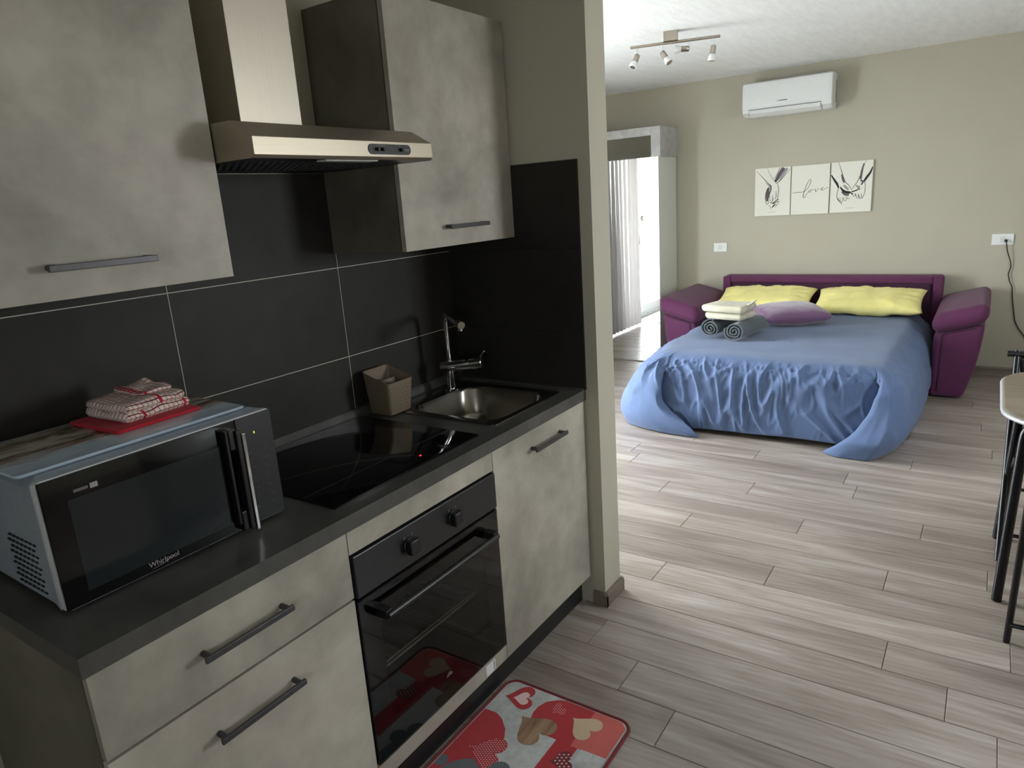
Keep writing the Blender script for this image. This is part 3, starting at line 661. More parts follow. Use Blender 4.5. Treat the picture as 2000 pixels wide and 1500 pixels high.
m.v = [(v[0], .1268, v[1]) for v in m.v]; m.build('switch_symbols', 'ink_soft', sw)

# ---- rug
def rug():
    c = thing('kitchen_rug', (-.93, -.195, 0), 'red and white rug printed with hearts in front of the oven', 'rug')
    xr, xl, ya_, yb_ = -.553, -1.303, .035, -.425
    W_, H_ = xr - xl, ya_ - yb_; X_, Y_ = (xr + xl) / 2, (ya_ + yb_) / 2
    m = M(); m.loft([rrect(X_, Y_, W_ - .012, H_ - .012, .04, .0005, 8), rrect(X_, Y_, W_ - .012, H_ - .012, .04, .0065, 8)]); m.build('pile', 'rug_white', c)
    p = [(a, b, .0045) for a, b, _ in rrect(X_, Y_, W_ - .008, H_ - .008, .042, 0, 8)]
    q = [Vector(v) for v in p]; m = M(); m.tube(q, .0062, 8, closed=True); m.build('binding', 'rug_dkred', c, smooth=True, label='dark red stitched binding')
    # printed pattern, one flat layer cut to the rug; colours per shape
    mats = ['rug_red', 'rug_coral', 'rug_wood', 'rug_beige', 'rug_grey', 'rug_pink', 'rug_white', 'rug_dkred']
    m = M(); lay = [.0066]
    ins = (xl + .012, xr - .012, yb_ + .012, ya_ - .012)
    def clip(pts):
        def cl(P, f, g):
            out = []
            for i in range(len(P)):
                a, b = P[i - 1], P[i]; fa, fb = f(a), f(b)
                if fb >= 0:
                    if fa < 0: out.append(g(a, b, fa, fb))
                    out.append(b)
                elif fa >= 0: out.append(g(a, b, fa, fb))
            return out
        g = lambda a, b, fa, fb: (a[0] + (b[0] - a[0]) * fa / (fa - fb), a[1] + (b[1] - a[1]) * fa / (fa - fb))
        for f in (lambda p: p[0] - ins[0], lambda p: ins[1] - p[0], lambda p: p[1] - ins[2], lambda p: ins[3] - p[1],
                  lambda p: (ins[1] - p[0]) + (p[1] - ins[2]) - .025, lambda p: (ins[1] - p[0]) + (ins[3] - p[1]) - .025):
            if len(pts) < 3: return []
            pts = cl(pts, f, g)
        return pts
    def poly(pts, mi, nudge=True):
        pts = clip(pts)
        if len(pts) < 3: return
        lay[0] += .00006
        n = len(pts); cxx = sum(p[0] for p in pts) / n; cyy = sum(p[1] for p in pts) / n
        m.add([(a, b, lay[0]) for a, b in pts], [tuple(range(n))], mi)
    def circ(x, y, rx, ry=None, n=36): ry = ry or rx; return [(x + rx * math.cos(2 * math.pi * k / n), y + ry * math.sin(2 * math.pi * k / n)) for k in range(n)]
    def heart(x, y, s, ang, n=32, asp=1.0):
        o = []
        for k in range(n):
            t = 2 * math.pi * k / n; hx = 16 * math.sin(t) ** 3 / 17 * asp; hy = (13 * math.cos(t) - 5 * math.cos(2 * t) - 2 * math.cos(3 * t) - math.cos(4 * t)) / 17
            ca, sa = math.cos(ang), math.sin(ang); o.append((x + s * (hx * ca - hy * sa), y + s * (hx * sa + hy * ca)))
        return o
    def between(tip, far):   # heart from tip to midpoint of lobes
        x = (tip[0] + far[0]) / 2; y = (tip[1] + far[1]) / 2; dx, dy = far[0] - tip[0], far[1] - tip[1]; L_ = math.hypot(dx, dy)
        return x, y, L_ / 1.72, math.atan2(dy, dx) - math.pi / 2
    poly([(-.728, -.41), (-.56, -.41), (-.56, -.28), (-.56, -.20), (-.575, -.165), (-.60, -.135), (-.632, -.123), (-.66, -.122), (-.69, -.130), (-.728, -.145)], 0)
    poly([(-.728, -.41), (-.56, -.41), (-.56, -.295), (-.728, -.295)], 1)
    poly([(-.728, -.246), (-.728, -.319), (-.99, -.319), (-.99, -.246)], 0)
    poly([(-1.29, .03), (-.725, .03), (-.722, -.02), (-.735, -.05), (-.768, -.086), (-.80, -.104), (-.84, -.109), (-1.0, -.11), (-1.29, -.10)], 0)
    poly(circ(-1.03, -.10, .12, .10), 4); poly(circ(-.965, .01, .022), 4)
    for tip, far, mi in (((-.641, -.006), (-.605, -.100), 0),): 
        x, y, s, a = between(tip, far); poly(heart(x, y, s, a), mi); poly(heart(x - .002, y - .004, s * .55, a), 5)
    x, y, s, a = between((-.698, -.108), (-.748, -.222)); poly(heart(x, y, s, a), 2)
    x, y, s, a = between((-.624, -.252), (-.655, -.345)); poly(heart(x, y, s, a), 3)
    x, y, s, a = between((-.880, -.035), (-.862, -.150)); H3 = heart(x, y, s, a); poly(H3, 0)
    def dots(x, y, s, a, step, r, mi=5, dx=0):
        H_ = heart(x, y, s * .93, a)
        def inside(px, py):
            c_ = False
            for i in range(len(H_)):
                (x1_, y1_), (x2_, y2_) = H_[i - 1], H_[i]
                if (y1_ > py) != (y2_ > py) and px < (x2_ - x1_) * (py - y1_) / (y2_ - y1_) + x1_: c_ = not c_
            return c_
        i = 0; yy = y - s * 1.2
        while yy < y + s * 1.2:
            xx = x - s * 1.2 + (step / 2 if i % 2 else 0)
            while xx < x + s * 1.2:
                if inside(xx, yy) and xx > ins[0]:
                    z_ = lay[0] + .00005; m.add([(xx + r, yy, z_), (xx, yy + r, z_), (xx - r, yy, z_), (xx, yy - r, z_)], [(0, 1, 2, 3)], mi)
                xx += step
            yy += step * .87; i += 1
    dots(x, y, s, a, .0085, .0023)
    poly(heart(-.94, -.165, .062, R(-150)), 4); poly(heart(-.835, .0, .001, 0), 0)
    dots(-.612, -.188, .030, R(-125), .0085, .0022)
    poly([(-.726, -.330), (-.722, -.41), (-.90, -.41), (-.90, -.330)], 6)
    poly(heart(-.792, -.305, .040, R(-150)), 7); dots(-.792, -.305, .040, R(-150), .013, .0036)
    for (x, y, s, a, mi) in ((-1.05, -.28, .06, .6, 3), (-1.18, -.34, .05, -.4, 0), (-1.18, -.18, .05, 1.4, 6), (-1.05, -.38, .03, 2.2, 1)): poly(heart(x, y, s, a), mi)
    m.build('printed_pattern', mats, c)
rug()

# ================================================================ BEDROOM SIDE
# ---- wardrobe with mirror doors
wx, wy0, wy1 = 3.985, 1.335, 2.44
c = thing('mirror_wardrobe', (4.2, 1.89, 0), 'white wardrobe with full-height mirror doors standing in the far corner', 'wardrobe')
m = M(); m.box(wx + .02, XF - .014, wy0, wy0 + .02, 0, 1.905); m.box(wx + .02, XF - .014, wy1 - .02, wy1, 0, 1.905); m.box(wx + .02, XF - .014, wy0 + .02, wy1 - .02, 1.885, 1.905); m.box(wx + .02, XF - .014, wy0 + .02, wy1 - .02, 0.0, .04); m.box(XF - .02, XF - .014, wy0 + .02, wy1 - .02, .04, 1.885)
m.build('carcass', 'white_paint', c)
hw = (wy1 - wy0) / 2
for i in range(2):
    a = wy0 + i * hw; m = M(); m.box(wx + .004, wx + .019, a + .001, a + hw - .001, .006, 1.905); d = m.build('door', 'white_paint', c)
    m = M(); m.box(wx, wx + .0035, a + .003, a + hw - .003, .010, 1.901); m.build('mirror', 'mirror', d)
c = thing('open_frame_unit', (4.2, 1.89, 1.906), 'pale marbled open frame standing on top of the mirror wardrobe', 'shelf unit')
m = M(); z1 = 2.165; t = .075
m.box(wx + .012, XF - .002, wy0 - .012, wy0 - .012 + .012, 1.906, z1); m.build('end_panel', 'marble', c)
m = M(); m.box(wx + .010, wx + .030, wy0, wy0 + t, 1.906, z1); m.box(wx + .010, wx + .030, wy1 - t, wy1, 1.906, z1); m.box(wx + .010, wx + .030, wy0 + t, wy1 - t, z1 - t, z1); m.build('front_frame', 'marble', c, bevel=.001)
m = M(); m.box(wx + .03, XF - .002, wy0, wy1, z1 - .02, z1); m.box(wx + .03, XF - .002, wy1 - .012, wy1, 1.906, z1 - .02); m.build('top_panel', 'marble', c)
# ---- curtains at the French window
def curtain_mesh(x0, x1, y, z0, z1, folds, amp, seed, pinch=None):
    m = M(); N = folds * 8; K = 20
    for j in range(K + 1):
        v = j / K; z = z0 + (z1 - z0) * v
        for i in range(N + 1):
            u = i / N; x = x0 + (x1 - x0) * u; ph = u * folds * 2 * math.pi + noise.noise(Vector((u * 3, seed, 0))) * 2
            a = amp * (1.1 - .4 * v) * (1 + .4 * noise.noise(Vector((u * 5, v * 2, seed))))
            if pinch: x += (pinch - x) * .25 * math.exp(-((z - 1.15) / .5) ** 2)
            m.v.append((x + .01 * math.sin(3 * v + ph), y + a * math.sin(ph), z))
    for j in range(K):
        for i in range(N): q = j * (N + 1) + i; m.f.append((q, q + 1, q + N + 2, q + N + 1))
    m.mi = [0] * len(m.f); return m
o = thing('curtain', (2.4, 2.36, .03), 'sheer white floor-length curtain drawn beside the French window', 'curtain')
curtain_mesh(2.12, 3.08, 2.36, .03, 2.38, 9, .035, 1.0).build('curtain_panel', 'curtain', o, smooth=True, angle=180)
m = M()
for k in range(5):
    a = k * 2 * math.pi / 5; m.tube([(2.14 + .012 * math.cos(a), 2.31, 1.30 + .012 * math.sin(a)), (2.14 + .034 * math.cos(a), 2.312, 1.30 + .034 * math.sin(a))], [.009, .012], 8)
m.build('curtain_clip', 'nickel', o, smooth=True)
o = thing('curtain_rod', (1.7, 2.36, 2.40), 'thin metal curtain rod above the French window', 'curtain rod')
m = M(); m.cyl((.2, 2.36, 2.395), (3.2, 2.36, 2.395), .011); m.build('rod', 'nickel', o, smooth=True)
for xx in (.35, 3.12):
    m = M(); m.cyl((xx, 2.36, 2.395), (xx, YL, 2.395), .007); m.build('bracket', 'nickel', o, smooth=True)
m = M(); m.loft([rrect(1.5, 2.20, .9, .5, .02, .0005), rrect(1.5, 2.20, .9, .5, .02, .008)]); tag(m.build('doormat', 'marble'), 'pale grey mat on the floor in front of the French window', 'mat')

# ---- air conditioner
c = thing('air_conditioner', (4.33, .34, 2.15), 'white split air conditioner mounted high on the far wall', 'air conditioner')
prof = [(XF - .001, 2.440), (4.275, 2.440), (4.245, 2.428), (4.238, 2.40), (4.235, 2.235), (4.250, 2.195), (4.300, 2.165), (XF - .001, 2.158)]
ya, yb = -.045, .672
m = M(); m.prism(prof, 'Y', ya + .02, yb - .02)
body = m.build('body', 'white_pl', c, smooth=True, angle=20)
def sc(p, s, cx=4.36, cz=2.30): return (cx + (p[0] - cx) * s, cz + (p[1] - cz) * s)
for yy, s in ((ya, 1), (yb, -1)):
    m = M(); r0 = [(x, yy + s * .0195, z) for x, z in prof]; r1 = [(sc(p, .985)[0] if p[0] < XF - .01 else p[0], yy + s * .006, sc(p, .985)[1]) for p in prof]; r2 = [(sc(p, .93)[0] if p[0] < XF - .01 else p[0], yy, sc(p, .93)[1]) for p in prof]
    m.loft([r0, r1, r2]); m.build('end_cap', 'white_pl', c, smooth=True, angle=20)
m = M(); m.box(4.395, 4.405, ya - .0015, ya + .0005, 2.215, 2.385); m.build('side_slot', 'seam', c)
m = M(); y0, y1 = .04, .615
m.add([(4.2345, y0, 2.219), (4.2345, y1, 2.219), (4.2335, y1, 2.2165), (4.2335, y0, 2.2165)], [(0, 1, 2, 3)]); m.box(4.2325, 4.237, y0, y1, 2.2165, 2.2190)
m.build('vane_seam', 'seam', c)
m = M(); pr = [(4.2368, 2.2135), (4.2505, 2.190), (4.296, 2.1625), (4.297, 2.1605), (4.2490, 2.187), (4.2335, 2.2135)]
m.prism(pr, 'Y', y0, y1); m.build('vane', 'white_pl', c, smooth=True, angle=30)
m = M(); stroke(m, [(-.038, 0), (-.030, .002), (-.030, -.002), (-.022, 0)], .004, smooth=1); stroke(m, [(-.018, 0), (.045, 0)], .0065, smooth=1); m.xf(frame((4.2350, .345, 2.268), (0, -1, 0), (0, 0, 1))); m.build('logo', 'greyline', c)
m = M(); m.box(4.2325, 4.2335, y0, y0 + .002, 2.165, 2.2165); m.box(4.2325, 4.2335, y1 - .002, y1, 2.165, 2.2165); m.v = [(v[0] + (2.2165 - v[2]) * .5, v[1], v[2]) for v in m.v]; m.build('vane_end_seam', 'seam', c)
# ---- track light on the ceiling
P0 = Vector((2.188, .775, ZC - .062)); P1 = Vector((2.335, .255, ZC - .062)); dT = (P1 - P0).normalized()
c = thing('track_light', tuple((P0 + P1) / 2 + Vector((0, 0, .062))), 'nickel ceiling light bar with four adjustable spot bulbs', 'ceiling light')
m = M(); m.tube([P0, P1], .009, 12); m.build('bar', 'nickel', c, smooth=True, bevel=.001)
mid = P0.lerp(P1, .46); nT = Vector((-dT.y, dT.x, 0))
def obox(m, c0, ax, ay, hx, hy, z0, z1):
    vs = [];
    for z in (z0, z1):
        for sx, sy in ((-1, -1), (1, -1), (1, 1), (-1, 1)): q = c0 + ax * hx * sx + ay * hy * sy; vs.append((q.x, q.y, z))
    m.add(vs, [(0, 3, 2, 1), (4, 5, 6, 7), (0, 1, 5, 4), (1, 2, 6, 5), (2, 3, 7, 6), (3, 0, 4, 7)])
m = M(); obox(m, mid, dT, nT, .042, .030, ZC - .056, ZC - .0005); m.build('ceiling_box', 'nickel', c, bevel=.002)
toc = (Vector((-2.22, -1.21, 1.59)) - P0).normalized()
heads = [(.08, Vector((-.45, .15, -.75)), 0), (.36, Vector((-.1, -.55, -.75)), 0), (.66, Vector((-.35, .95, .05)), 0), (.93, Vector((-.05, .12, -1)), 0)]
for tt, dv, _ in heads:
    p = P0.lerp(P1, tt); dv = dv.normalized(); h0 = p + Vector((0, 0, -.048))
    sp = thing('spot', tuple(h0), '', 'x'); del sp['label']; del sp['category']; sp.parent = c; sp.location = h0 - wpos(c)
    # neck, socket and bulb are sub-parts
    m = M(); m.tube([p - Vector((0, 0, .008)), h0], .0045, 10); m.build('neck', 'chrome', sp, smooth=True)
    m = M(); m.tube([h0 - dv * .004, h0 - dv * .001, h0 + dv * .002, h0 + dv * .046], [.004, .013, .0165, .0175], 18); m.build('socket', 'nickel', sp, smooth=True, angle=50)
    m = M(); m.tube([h0 + dv * .0462, h0 + dv * .054, h0 + dv * .068, h0 + dv * .082, h0 + dv * .086], [.014, .019, .0235, .0250, .0235], 20); m.build('bulb', 'bulbmat', sp, smooth=True) if 'bulbmat' in MT else m.build('bulb', 'white_pl', sp, smooth=True, angle=50)
    m = M(); m.tube([h0 + dv * .0862, h0 + dv * .0872], [.019, .018], 20); m.build('bulb_face', 'bulbglass2', sp, smooth=True) if 'bulbglass2' in MT else m.build('bulb_face', 'nickel', sp, smooth=True)
# ---- three canvases
def canvas(y0, y1, z0, z1, label):
    c = thing('canvas_print', (XF - .01, (y0 + y1) / 2, z0), label, 'picture', None)
    m = M(); m.box(XF - .019, XF - .0008, y1, y0, z0, z1); m.build('canvas', 'canvas', c, bevel=.0015); return c
# local frame for drawings: x to the right (-Y world), y up; unit = canvas width 1.0 wide, 1.36 high
def draw(c, y0, z0, w, strokes, name, mats):
    m = M()
    for pts, wd, mi in strokes:
        stroke(m, [(p[0] * w, p[1] * w) + tuple(p[2:]) for p in pts], wd * w, mi, th=.0003 + mi * .00012)
    m.xf(frame((XF - .0196, y0, z0), (0, -1, 0), (0, 0, 1))); return m.build(name, mats, c)
MM = ['ink', 'ink_mid', 'ink_soft']
c1 = canvas(.595, .292, 1.322, 1.736, 'left canvas print, pencil drawing of two hands held downwards')
st = []
# local coordinates (0..1, 0..1.36)
def fill(pts, mi=1, wd=.03): st.append((pts, wd, mi))
st += [([(.03, 1.30, .3), (.20, 1.12, .8), (.36, .94, 1), (.46, .84, 1.6), (.44, .76, 1.2)], .018, 0), ([(.35, 1.36, .4), (.39, 1.24, .6), (.47, 1.10, .8), (.56, .98, 1), (.62, .90, .6)], .012, 0),
       ([(.70, 1.36, 1), (.62, 1.18, 1), (.54, 1.04, .6)], .014, 0), ([(.98, 1.30, .5), (.86, 1.16, 1), (.72, 1.00, 1.4), (.62, .92, 1)], .016, 0),
       ([(.80, 1.34, 1), (.70, 1.16, 1.3), (.60, 1.00, .8)], .10, 1), ([(.90, 1.32, 1), (.80, 1.18, 1.2), (.68, 1.02, .8)], .06, 2), ([(.66, 1.14), (.60, 1.02), (.58, .96)], .06, 0),
       ([(.44, .84, .6), (.36, .78, 1), (.31, .62, 1), (.31, .46, 1), (.33, .38, .6)], .018, 0), ([(.40, .80, .5), (.37, .66, 1), (.36, .50, .9), (.36, .42, .4)], .09, 1), ([(.42, .84), (.46, .76), (.42, .64), (.40, .52)], .03, 0),
       ([(.63, .92, .6), (.67, .80, 1), (.67, .64, 1), (.65, .48, 1), (.62, .42, .5)], .014, 0), ([(.50, .60, .3), (.52, .48, .9), (.50, .40, .8)], .022, 0), ([(.43, .56, .4), (.44, .44, .8), (.47, .38, .8)], .014, 0),
       ([(.33, .38), (.36, .34), (.40, .38), (.38, .46)], .014, 0), ([(.46, .38), (.52, .36), (.60, .42), (.68, .46)], .022, 0), ([(.52, .34), (.60, .38), (.70, .40)], .020, 0), ([(.40, .30), (.46, .26), (.45, .20)], .010, 0), ([(.50, .22, .4), (.54, .28, 1.4), (.60, .34, .8)], .026, 0), ([(.58, .24), (.64, .31), (.69, .35)], .014, 1), ([(.60, .70, .5), (.61, .56, 1), (.58, .46, .5)], .03, 2), ([(.30, .96, .3), (.40, .86, .8), (.48, .78, .6)], .03, 2), ([(.38, .10), (.62, .105)], .006, 1)]
draw(c1, .595, 1.322, .303, st, 'drawing', MM)
c2 = canvas(.284, -.024, 1.322, 1.734, 'middle canvas print with the handwritten word love')
st = [([(.03, .60, .9), (.16, .615, 1), (.30, .615, .9), (.40, .66, .9), (.47, .76, 1), (.52, .90, 1.1), (.50, .945, .9), (.455, .90, 1), (.40, .78, 1.2), (.35, .62, 1.4), (.325, .50, 1.5), (.345, .455, 1.2), (.385, .49, 1), (.42, .56, .9), (.47, .62, .9), (.50, .66, .8)], .011, 0),
      ([(.52, .66, .9), (.485, .645, 1), (.475, .61, 1.2), (.50, .60, 1.2), (.535, .63, 1), (.53, .67, .8), (.56, .655, .7), (.60, .66, .7), (.635, .68, .8), (.645, .64, 1.3), (.655, .605, 1.3), (.69, .64, .9), (.71, .685, .8), (.74, .665, .7), (.79, .655, .8), (.83, .675, .9), (.85, .70, .9), (.825, .71, 1), (.805, .67, 1.2), (.82, .63, 1.2), (.87, .65, .9), (.93, .69, .8), (.985, .70, .7)], .010, 0)]
draw(c2, .284, 1.322, .308, st, 'lettering', MM)
c3 = canvas(-.034, -.352, 1.324, 1.736, 'right canvas print, pencil drawing of two linked little fingers')
st = [([(.17, 1.30, .4), (.24, 1.10, .8), (.30, .92, 1), (.36, .78, 1), (.44, .70, .8), (.50, .60, .7)], .015, 0), ([(.01, .98, .7), (.08, .86, 1.4), (.16, .74, 1.6), (.20, .64, 1)], .035, 0), ([(.26, .98, .6), (.30, .84, 1), (.33, .76, .5)], .05, 1), ([(.20, .64), (.17, .52), (.17, .40), (.20, .33), (.26, .26)], .012, 0),
      ([(.24, .66, .6), (.30, .58, 1), (.38, .52, 1.4), (.48, .50, 1.4)], .05, 0), ([(.28, .54, .8), (.36, .46, 1.2), (.46, .44, 1)], .04, 1), ([(.24, .40), (.26, .30), (.31, .27), (.31, .38)], .010, 0), ([(.33, .40), (.35, .31), (.40, .31), (.39, .40)], .010, 0), ([(.42, .40), (.44, .34), (.49, .37)], .010, 0), ([(.19, .38), (.24, .29), (.29, .23), (.30, .20)], .012, 0),
      ([(.83, 1.30, .4), (.76, 1.10, .8), (.70, .90, 1), (.64, .76, 1), (.56, .64, .8), (.51, .56, .8)], .014, 0), ([(.99, 1.12, .7), (.94, .98, 1.4), (.86, .86, 1.7), (.80, .76, 1.2)], .034, 0), ([(.78, 1.22, .5), (.74, 1.02, 1), (.72, .82, 1)], .05, 1), ([(.82, .78), (.84, .66), (.84, .52), (.82, .42), (.78, .34)], .012, 0), ([(.72, .80, .8), (.78, .76, 1), (.74, .68, .6)], .05, 1),
      ([(.52, .52, 1), (.60, .54, 1), (.68, .58, 1), (.70, .66, .6)], .03, 0), ([(.54, .46), (.58, .40), (.62, .42), (.60, .48)], .011, 0), ([(.62, .46), (.66, .36), (.70, .36), (.68, .46)], .011, 0), ([(.69, .44), (.73, .34), (.77, .36), (.75, .46)], .011, 0), ([(.48, .52), (.52, .48), (.56, .46)], .03, 0), ([(.62, .68), (.68, .62), (.72, .56)], .04, 2), ([(.32, .70), (.38, .64), (.44, .58)], .05, 2), ([(.38, .105), (.60, .10)], .006, 1)]
draw(c3, -.034, 1.324, .318, st, 'drawing', MM)
# ---- switch and socket
def plate(yc, zc, w, h, kind, label):
    c = thing('wall_switch' if kind == 's' else 'wall_socket', (XF, yc, zc), label, 'switch' if kind == 's' else 'socket', None)
    m = M(); m.box(XF - .009, XF - .0005, yc - w / 2, yc + w / 2, zc - h / 2, zc + h / 2); m.build('cover_plate', 'white_pl', c, bevel=.003)
    k = 3
    for i in range(k):
        yy = yc + (i - 1) * .024; m = M(); m.box(XF - .0108, XF - .0090, yy - .0112, yy + .0112, zc - .022, zc + .022); m.build('module', 'white_paint' if i == 1 else 'white_pl', c, bevel=.001)
    m = M(); m.box(XF - .0098, XF - .0091, yc - .0125, yc - .0118, zc - .022, zc + .022); m.box(XF - .0098, XF - .0091, yc + .0118, yc + .0125, zc - .022, zc + .022); m.build('module_joint', 'greyline', c)
    return c
plate(.908, 1.051, .125, .082, 's', 'white wall switch to the left above the sofa bed')
plate(-1.281, 1.067, .140, .084, 'p', 'white wall socket at the right with a black cable plugged in')
cb = thing('power_cable', (XF - .02, -1.303, .3), 'thin black power cable hanging from the wall socket', 'cable')
pts = [(XF - .012, -1.303, 1.062), (4.40, -1.305, 1.055), (4.405, -1.318, .98), (4.415, -1.345, .90), (4.418, -1.352, .86), (4.418, -1.340, .803), (4.418, -1.352, .75), (4.418, -1.374, .704), (4.418, -1.386, .60), (4.418, -1.400, .525), (4.418, -1.415, .44), (4.418, -1.440, .385), (4.418, -1.50, .30), (4.418, -1.58, .20), (4.41, -1.68, .10), (4.38, -1.80, .02), (4.30, -2.0, .006)]
m = M(); m.tube(pts, .0038, 8); m.build('cord', 'black', cb, smooth=True)
m = M(); m.tube([(XF - .011, -1.303, 1.060), (4.405, -1.303, 1.056), (4.398, -1.304, 1.048)], [.010, .010, .005], 12); m.build('plug', 'black', cb, smooth=True)

# ---- soft shapes
def cr(p, t):
    n = len(p) - 1; t = max(0, min(n - 1e-6, t)); i = int(t); f = t - i
    p0 = p[max(i - 1, 0)]; p1 = p[i]; p2 = p[i + 1]; p3 = p[min(i + 2, n)]
    return 0.5 * ((p1 * 2) + (p2 - p0) * f + (p0 * 2 - p1 * 5 + p2 * 4 - p3) * f * f + (p1 * 3 - p0 - p2 * 3 + p3) * f ** 3)
def pch(p, t):
    """monotone cubic through p (per component), never overshoots"""
    n = len(p) - 1; t = max(0, min(n - 1e-6, t)); i = int(t); f = t - i; out = []
    for c in range(3):
        def sl(a): return p[a + 1][c] - p[a][c] if 0 <= a < n else 0.0
        def tg(a):
            l, r = sl(a - 1), sl(a)
            if a == 0: return r
            if a == n: return l
            return 2 * l * r / (l + r) if l * r > 0 else 0.0
        y0, y1, m0, m1 = p[i][c], p[i + 1][c], tg(i), tg(i + 1)
        out.append((2 * f ** 3 - 3 * f * f + 1) * y0 + (f ** 3 - 2 * f * f + f) * m0 + (3 * f * f - 2 * f ** 3) * y1 + (f ** 3 - f * f) * m1)
    return Vector(out)
def pillow_mesh(w, d, h, seed, N=30, K=22, wr=.006, corner=.06, piping=False):
    m = M()
    for side in (1, -1):
        for i in range(N + 1):
            for j in range(K + 1):
                u = 2 * i / N - 1; v = 2 * j / K - 1
                e = (1 - abs(u) ** 2.6) * (1 - abs(v) ** 2.6); prof = max(0, e) ** .42
                # edges pull in between corners
                x = u * w / 2 * (1 - corner * (1 - abs(v) ** 2) * abs(u) ** 3); y = v * d / 2 * (1 - corner * (1 - abs(u) ** 2) * abs(v) ** 3)
                nz = noise.noise(Vector((x * 9, y * 9, seed))) * wr + noise.noise(Vector((x * 30, y * 12, seed + 5))) * wr * .5
                rad = wr * .8 * math.sin(14 * math.atan2(v, u) + seed) * (max(abs(u), abs(v)) ** 4) * (1 - max(abs(u), abs(v)) ** 12)
                m.v.append((x, y, side * (h / 2 * prof) + (nz + rad) * min(1, prof * 1.5)))
    Q = (N + 1) * (K + 1)
    for i in range(N):
        for j in range(K):
            a = i * (K + 1) + j; m.f.append((a, a + K + 1, a + K + 2, a + 1)); m.f.append((Q + a, Q + a + 1, Q + a + K + 2, Q + a + K + 1))
    m.mi = [0] * len(m.f); return m
def weld(o, d=.0008):
    bm = bmesh.new(); bm.from_mesh(o.data); bmesh.ops.remove_doubles(bm, verts=bm.verts, dist=d); bmesh.ops.recalc_face_normals(bm, faces=bm.faces)
    for f in bm.faces: f.smooth = True
    bm.to_mesh(o.data); bm.free(); return o
def superbox(name, mat, parent, x0, x1, y0, y1, z0, z1, r, n=5, shape=None, label=None):
    """rounded box as grid of lofted rounded rectangles; shape(v)->v deforms it"""
    rings = []; w, h = x1 - x0, y1 - y0; cx_, cy_ = (x0 + x1) / 2, (y0 + y1) / 2
    K = 6
    for k in range(K + 1):
        a = math.pi / 2 * k / K; ins_ = r * (1 - math.sin(a)); rings.append(rrect(cx_, cy_, w - 2 * ins_, h - 2 * ins_, max(r - ins_, .001) + .002, z0 + r * (1 - math.cos(a)), n))
    for k in range(1, 8): rings.append(rrect(cx_, cy_, w, h, r + .002, z0 + r + (z1 - z0 - 2 * r) * k / 8, n))
    for k in range(K + 1):
        a = math.pi / 2 * (1 - k / K); ins_ = r * (1 - math.sin(a)); rings.append(rrect(cx_, cy_, w - 2 * ins_, h - 2 * ins_, max(r - ins_, .001) + .002, z1 - r * (1 - math.cos(a)), n))
    m = M(); m.loft(rings)
    if shape: m.v = [tuple(shape(Vector(v))) for v in m.v]
    return m.build(name, mat, parent, smooth=True, angle=60, label=label)
# ---- sofa bed
CY = -.06
c = thing('sofa_bed', (3.3, CY, 0), 'plum purple sofa bed pulled out into a double bed against the far wall', 'sofa bed')
m = M()
sb = superbox('backrest', 'purple', c, 4.285, 4.415, -.925, .825, .10, .806, .03)
# recessed inner panel with raised frame
m = M(); fx0, fx1 = 4.245, 4.286
m.box(fx0, fx1, -.925, -.855, .30, .80); m.box(fx0, fx1, .755, .825, .30, .80); m.box(fx0, fx1, -.855, .755, .745, .80); m.build('backrest_rim', 'purple', c, bevel=.014)
m = M(); m.box(4.262, 4.288, -.84, .74, .28, .735); m.build('backrest_panel', 'purple_dk', c, bevel=.01)
for s in (1, -1):
    yi = CY + s * .905 if s > 0 else CY - .865; yo = CY + s * 1.165
    if s > 0: yi = CY + .875; yo = CY + 1.175
    lo, hi = min(yi, yo), max(yi, yo)
    def shp(v, s=s, yo=yo, yi=yi):
        # outer side tapers towards the floor and the front; widest at the top
        t = max(0, min(1, v.z / .52)); k = (v.y - yi) / (yo - yi)
        taper = .10 * (1 - t) ** 1.6
        v.y -= s * k * taper
        fr = (3.50 - v.x)
        v.x += .05 * max(0, (3.62 - v.x)) / .12 * (1 - t) ** 1.5
        v.z += .25 * ((v.y - CY) * s - 1.02) * max(0, min(1, (v.z - .3) / .2))
        return v
    a = superbox('armrest', 'purple', c, 3.50, 4.40, lo, hi, .015, .53, .035, shape=shp)
    def shp2(v, s=s):
        v.z += .012 * (v.x - 3.47) / .95
        k = (v.y - CY) * s - 1.02
        v.z += .28 * k
        v.z += .012 * math.cos((v.x - 3.9) * 2.2)
        return v
    superbox('arm_cushion', 'purple', a, 3.46, 4.41, lo - (.02 if s < 0 else .03), hi + (.03 if s > 0 else .015), .520, .665, .066, 6, shape=shp2)
    m = M(); m.box(3.66, 4.30, min(yi + s * .03, yi + s * .14), max(yi + s * .03, yi + s * .14), 0.0, .022); m.build('foot', 'black', a)
    m = M(); ys = yi + s * .055; m.tube([(3.505, yo - s * .05, .505 + .03), (3.497, ys + s * .03, .500), (3.495, ys, .485), (3.497, ys - s * .0, .44), (3.520, ys - s * .003, .22), (3.535, ys - s * .006, .06)], .0045, 8); m.build('seam_piping', 'purple_dk', a, smooth=True)
m = M(); m.box(2.26, 4.24, CY - .72, CY + .70, .34, .475); m.build('mattress', 'mattress', c, bevel=.03)
m = M()
for yy in (CY - .68, CY + .66): m.tube([(2.30, yy, .34), (4.2, yy, .34)], .014, 10)
for xx in (2.30, 3.2, 4.2): m.tube([(xx, CY - .68, .34), (xx, CY + .66, .34)], .014, 10)
for xx in (2.45, 3.3):
    for yy in (CY - .6, CY + .58): m.tube([(xx, yy, .34), (xx, yy, .0)], .014, 10)
m.build('bed_base', 'handle', c, smooth=True)
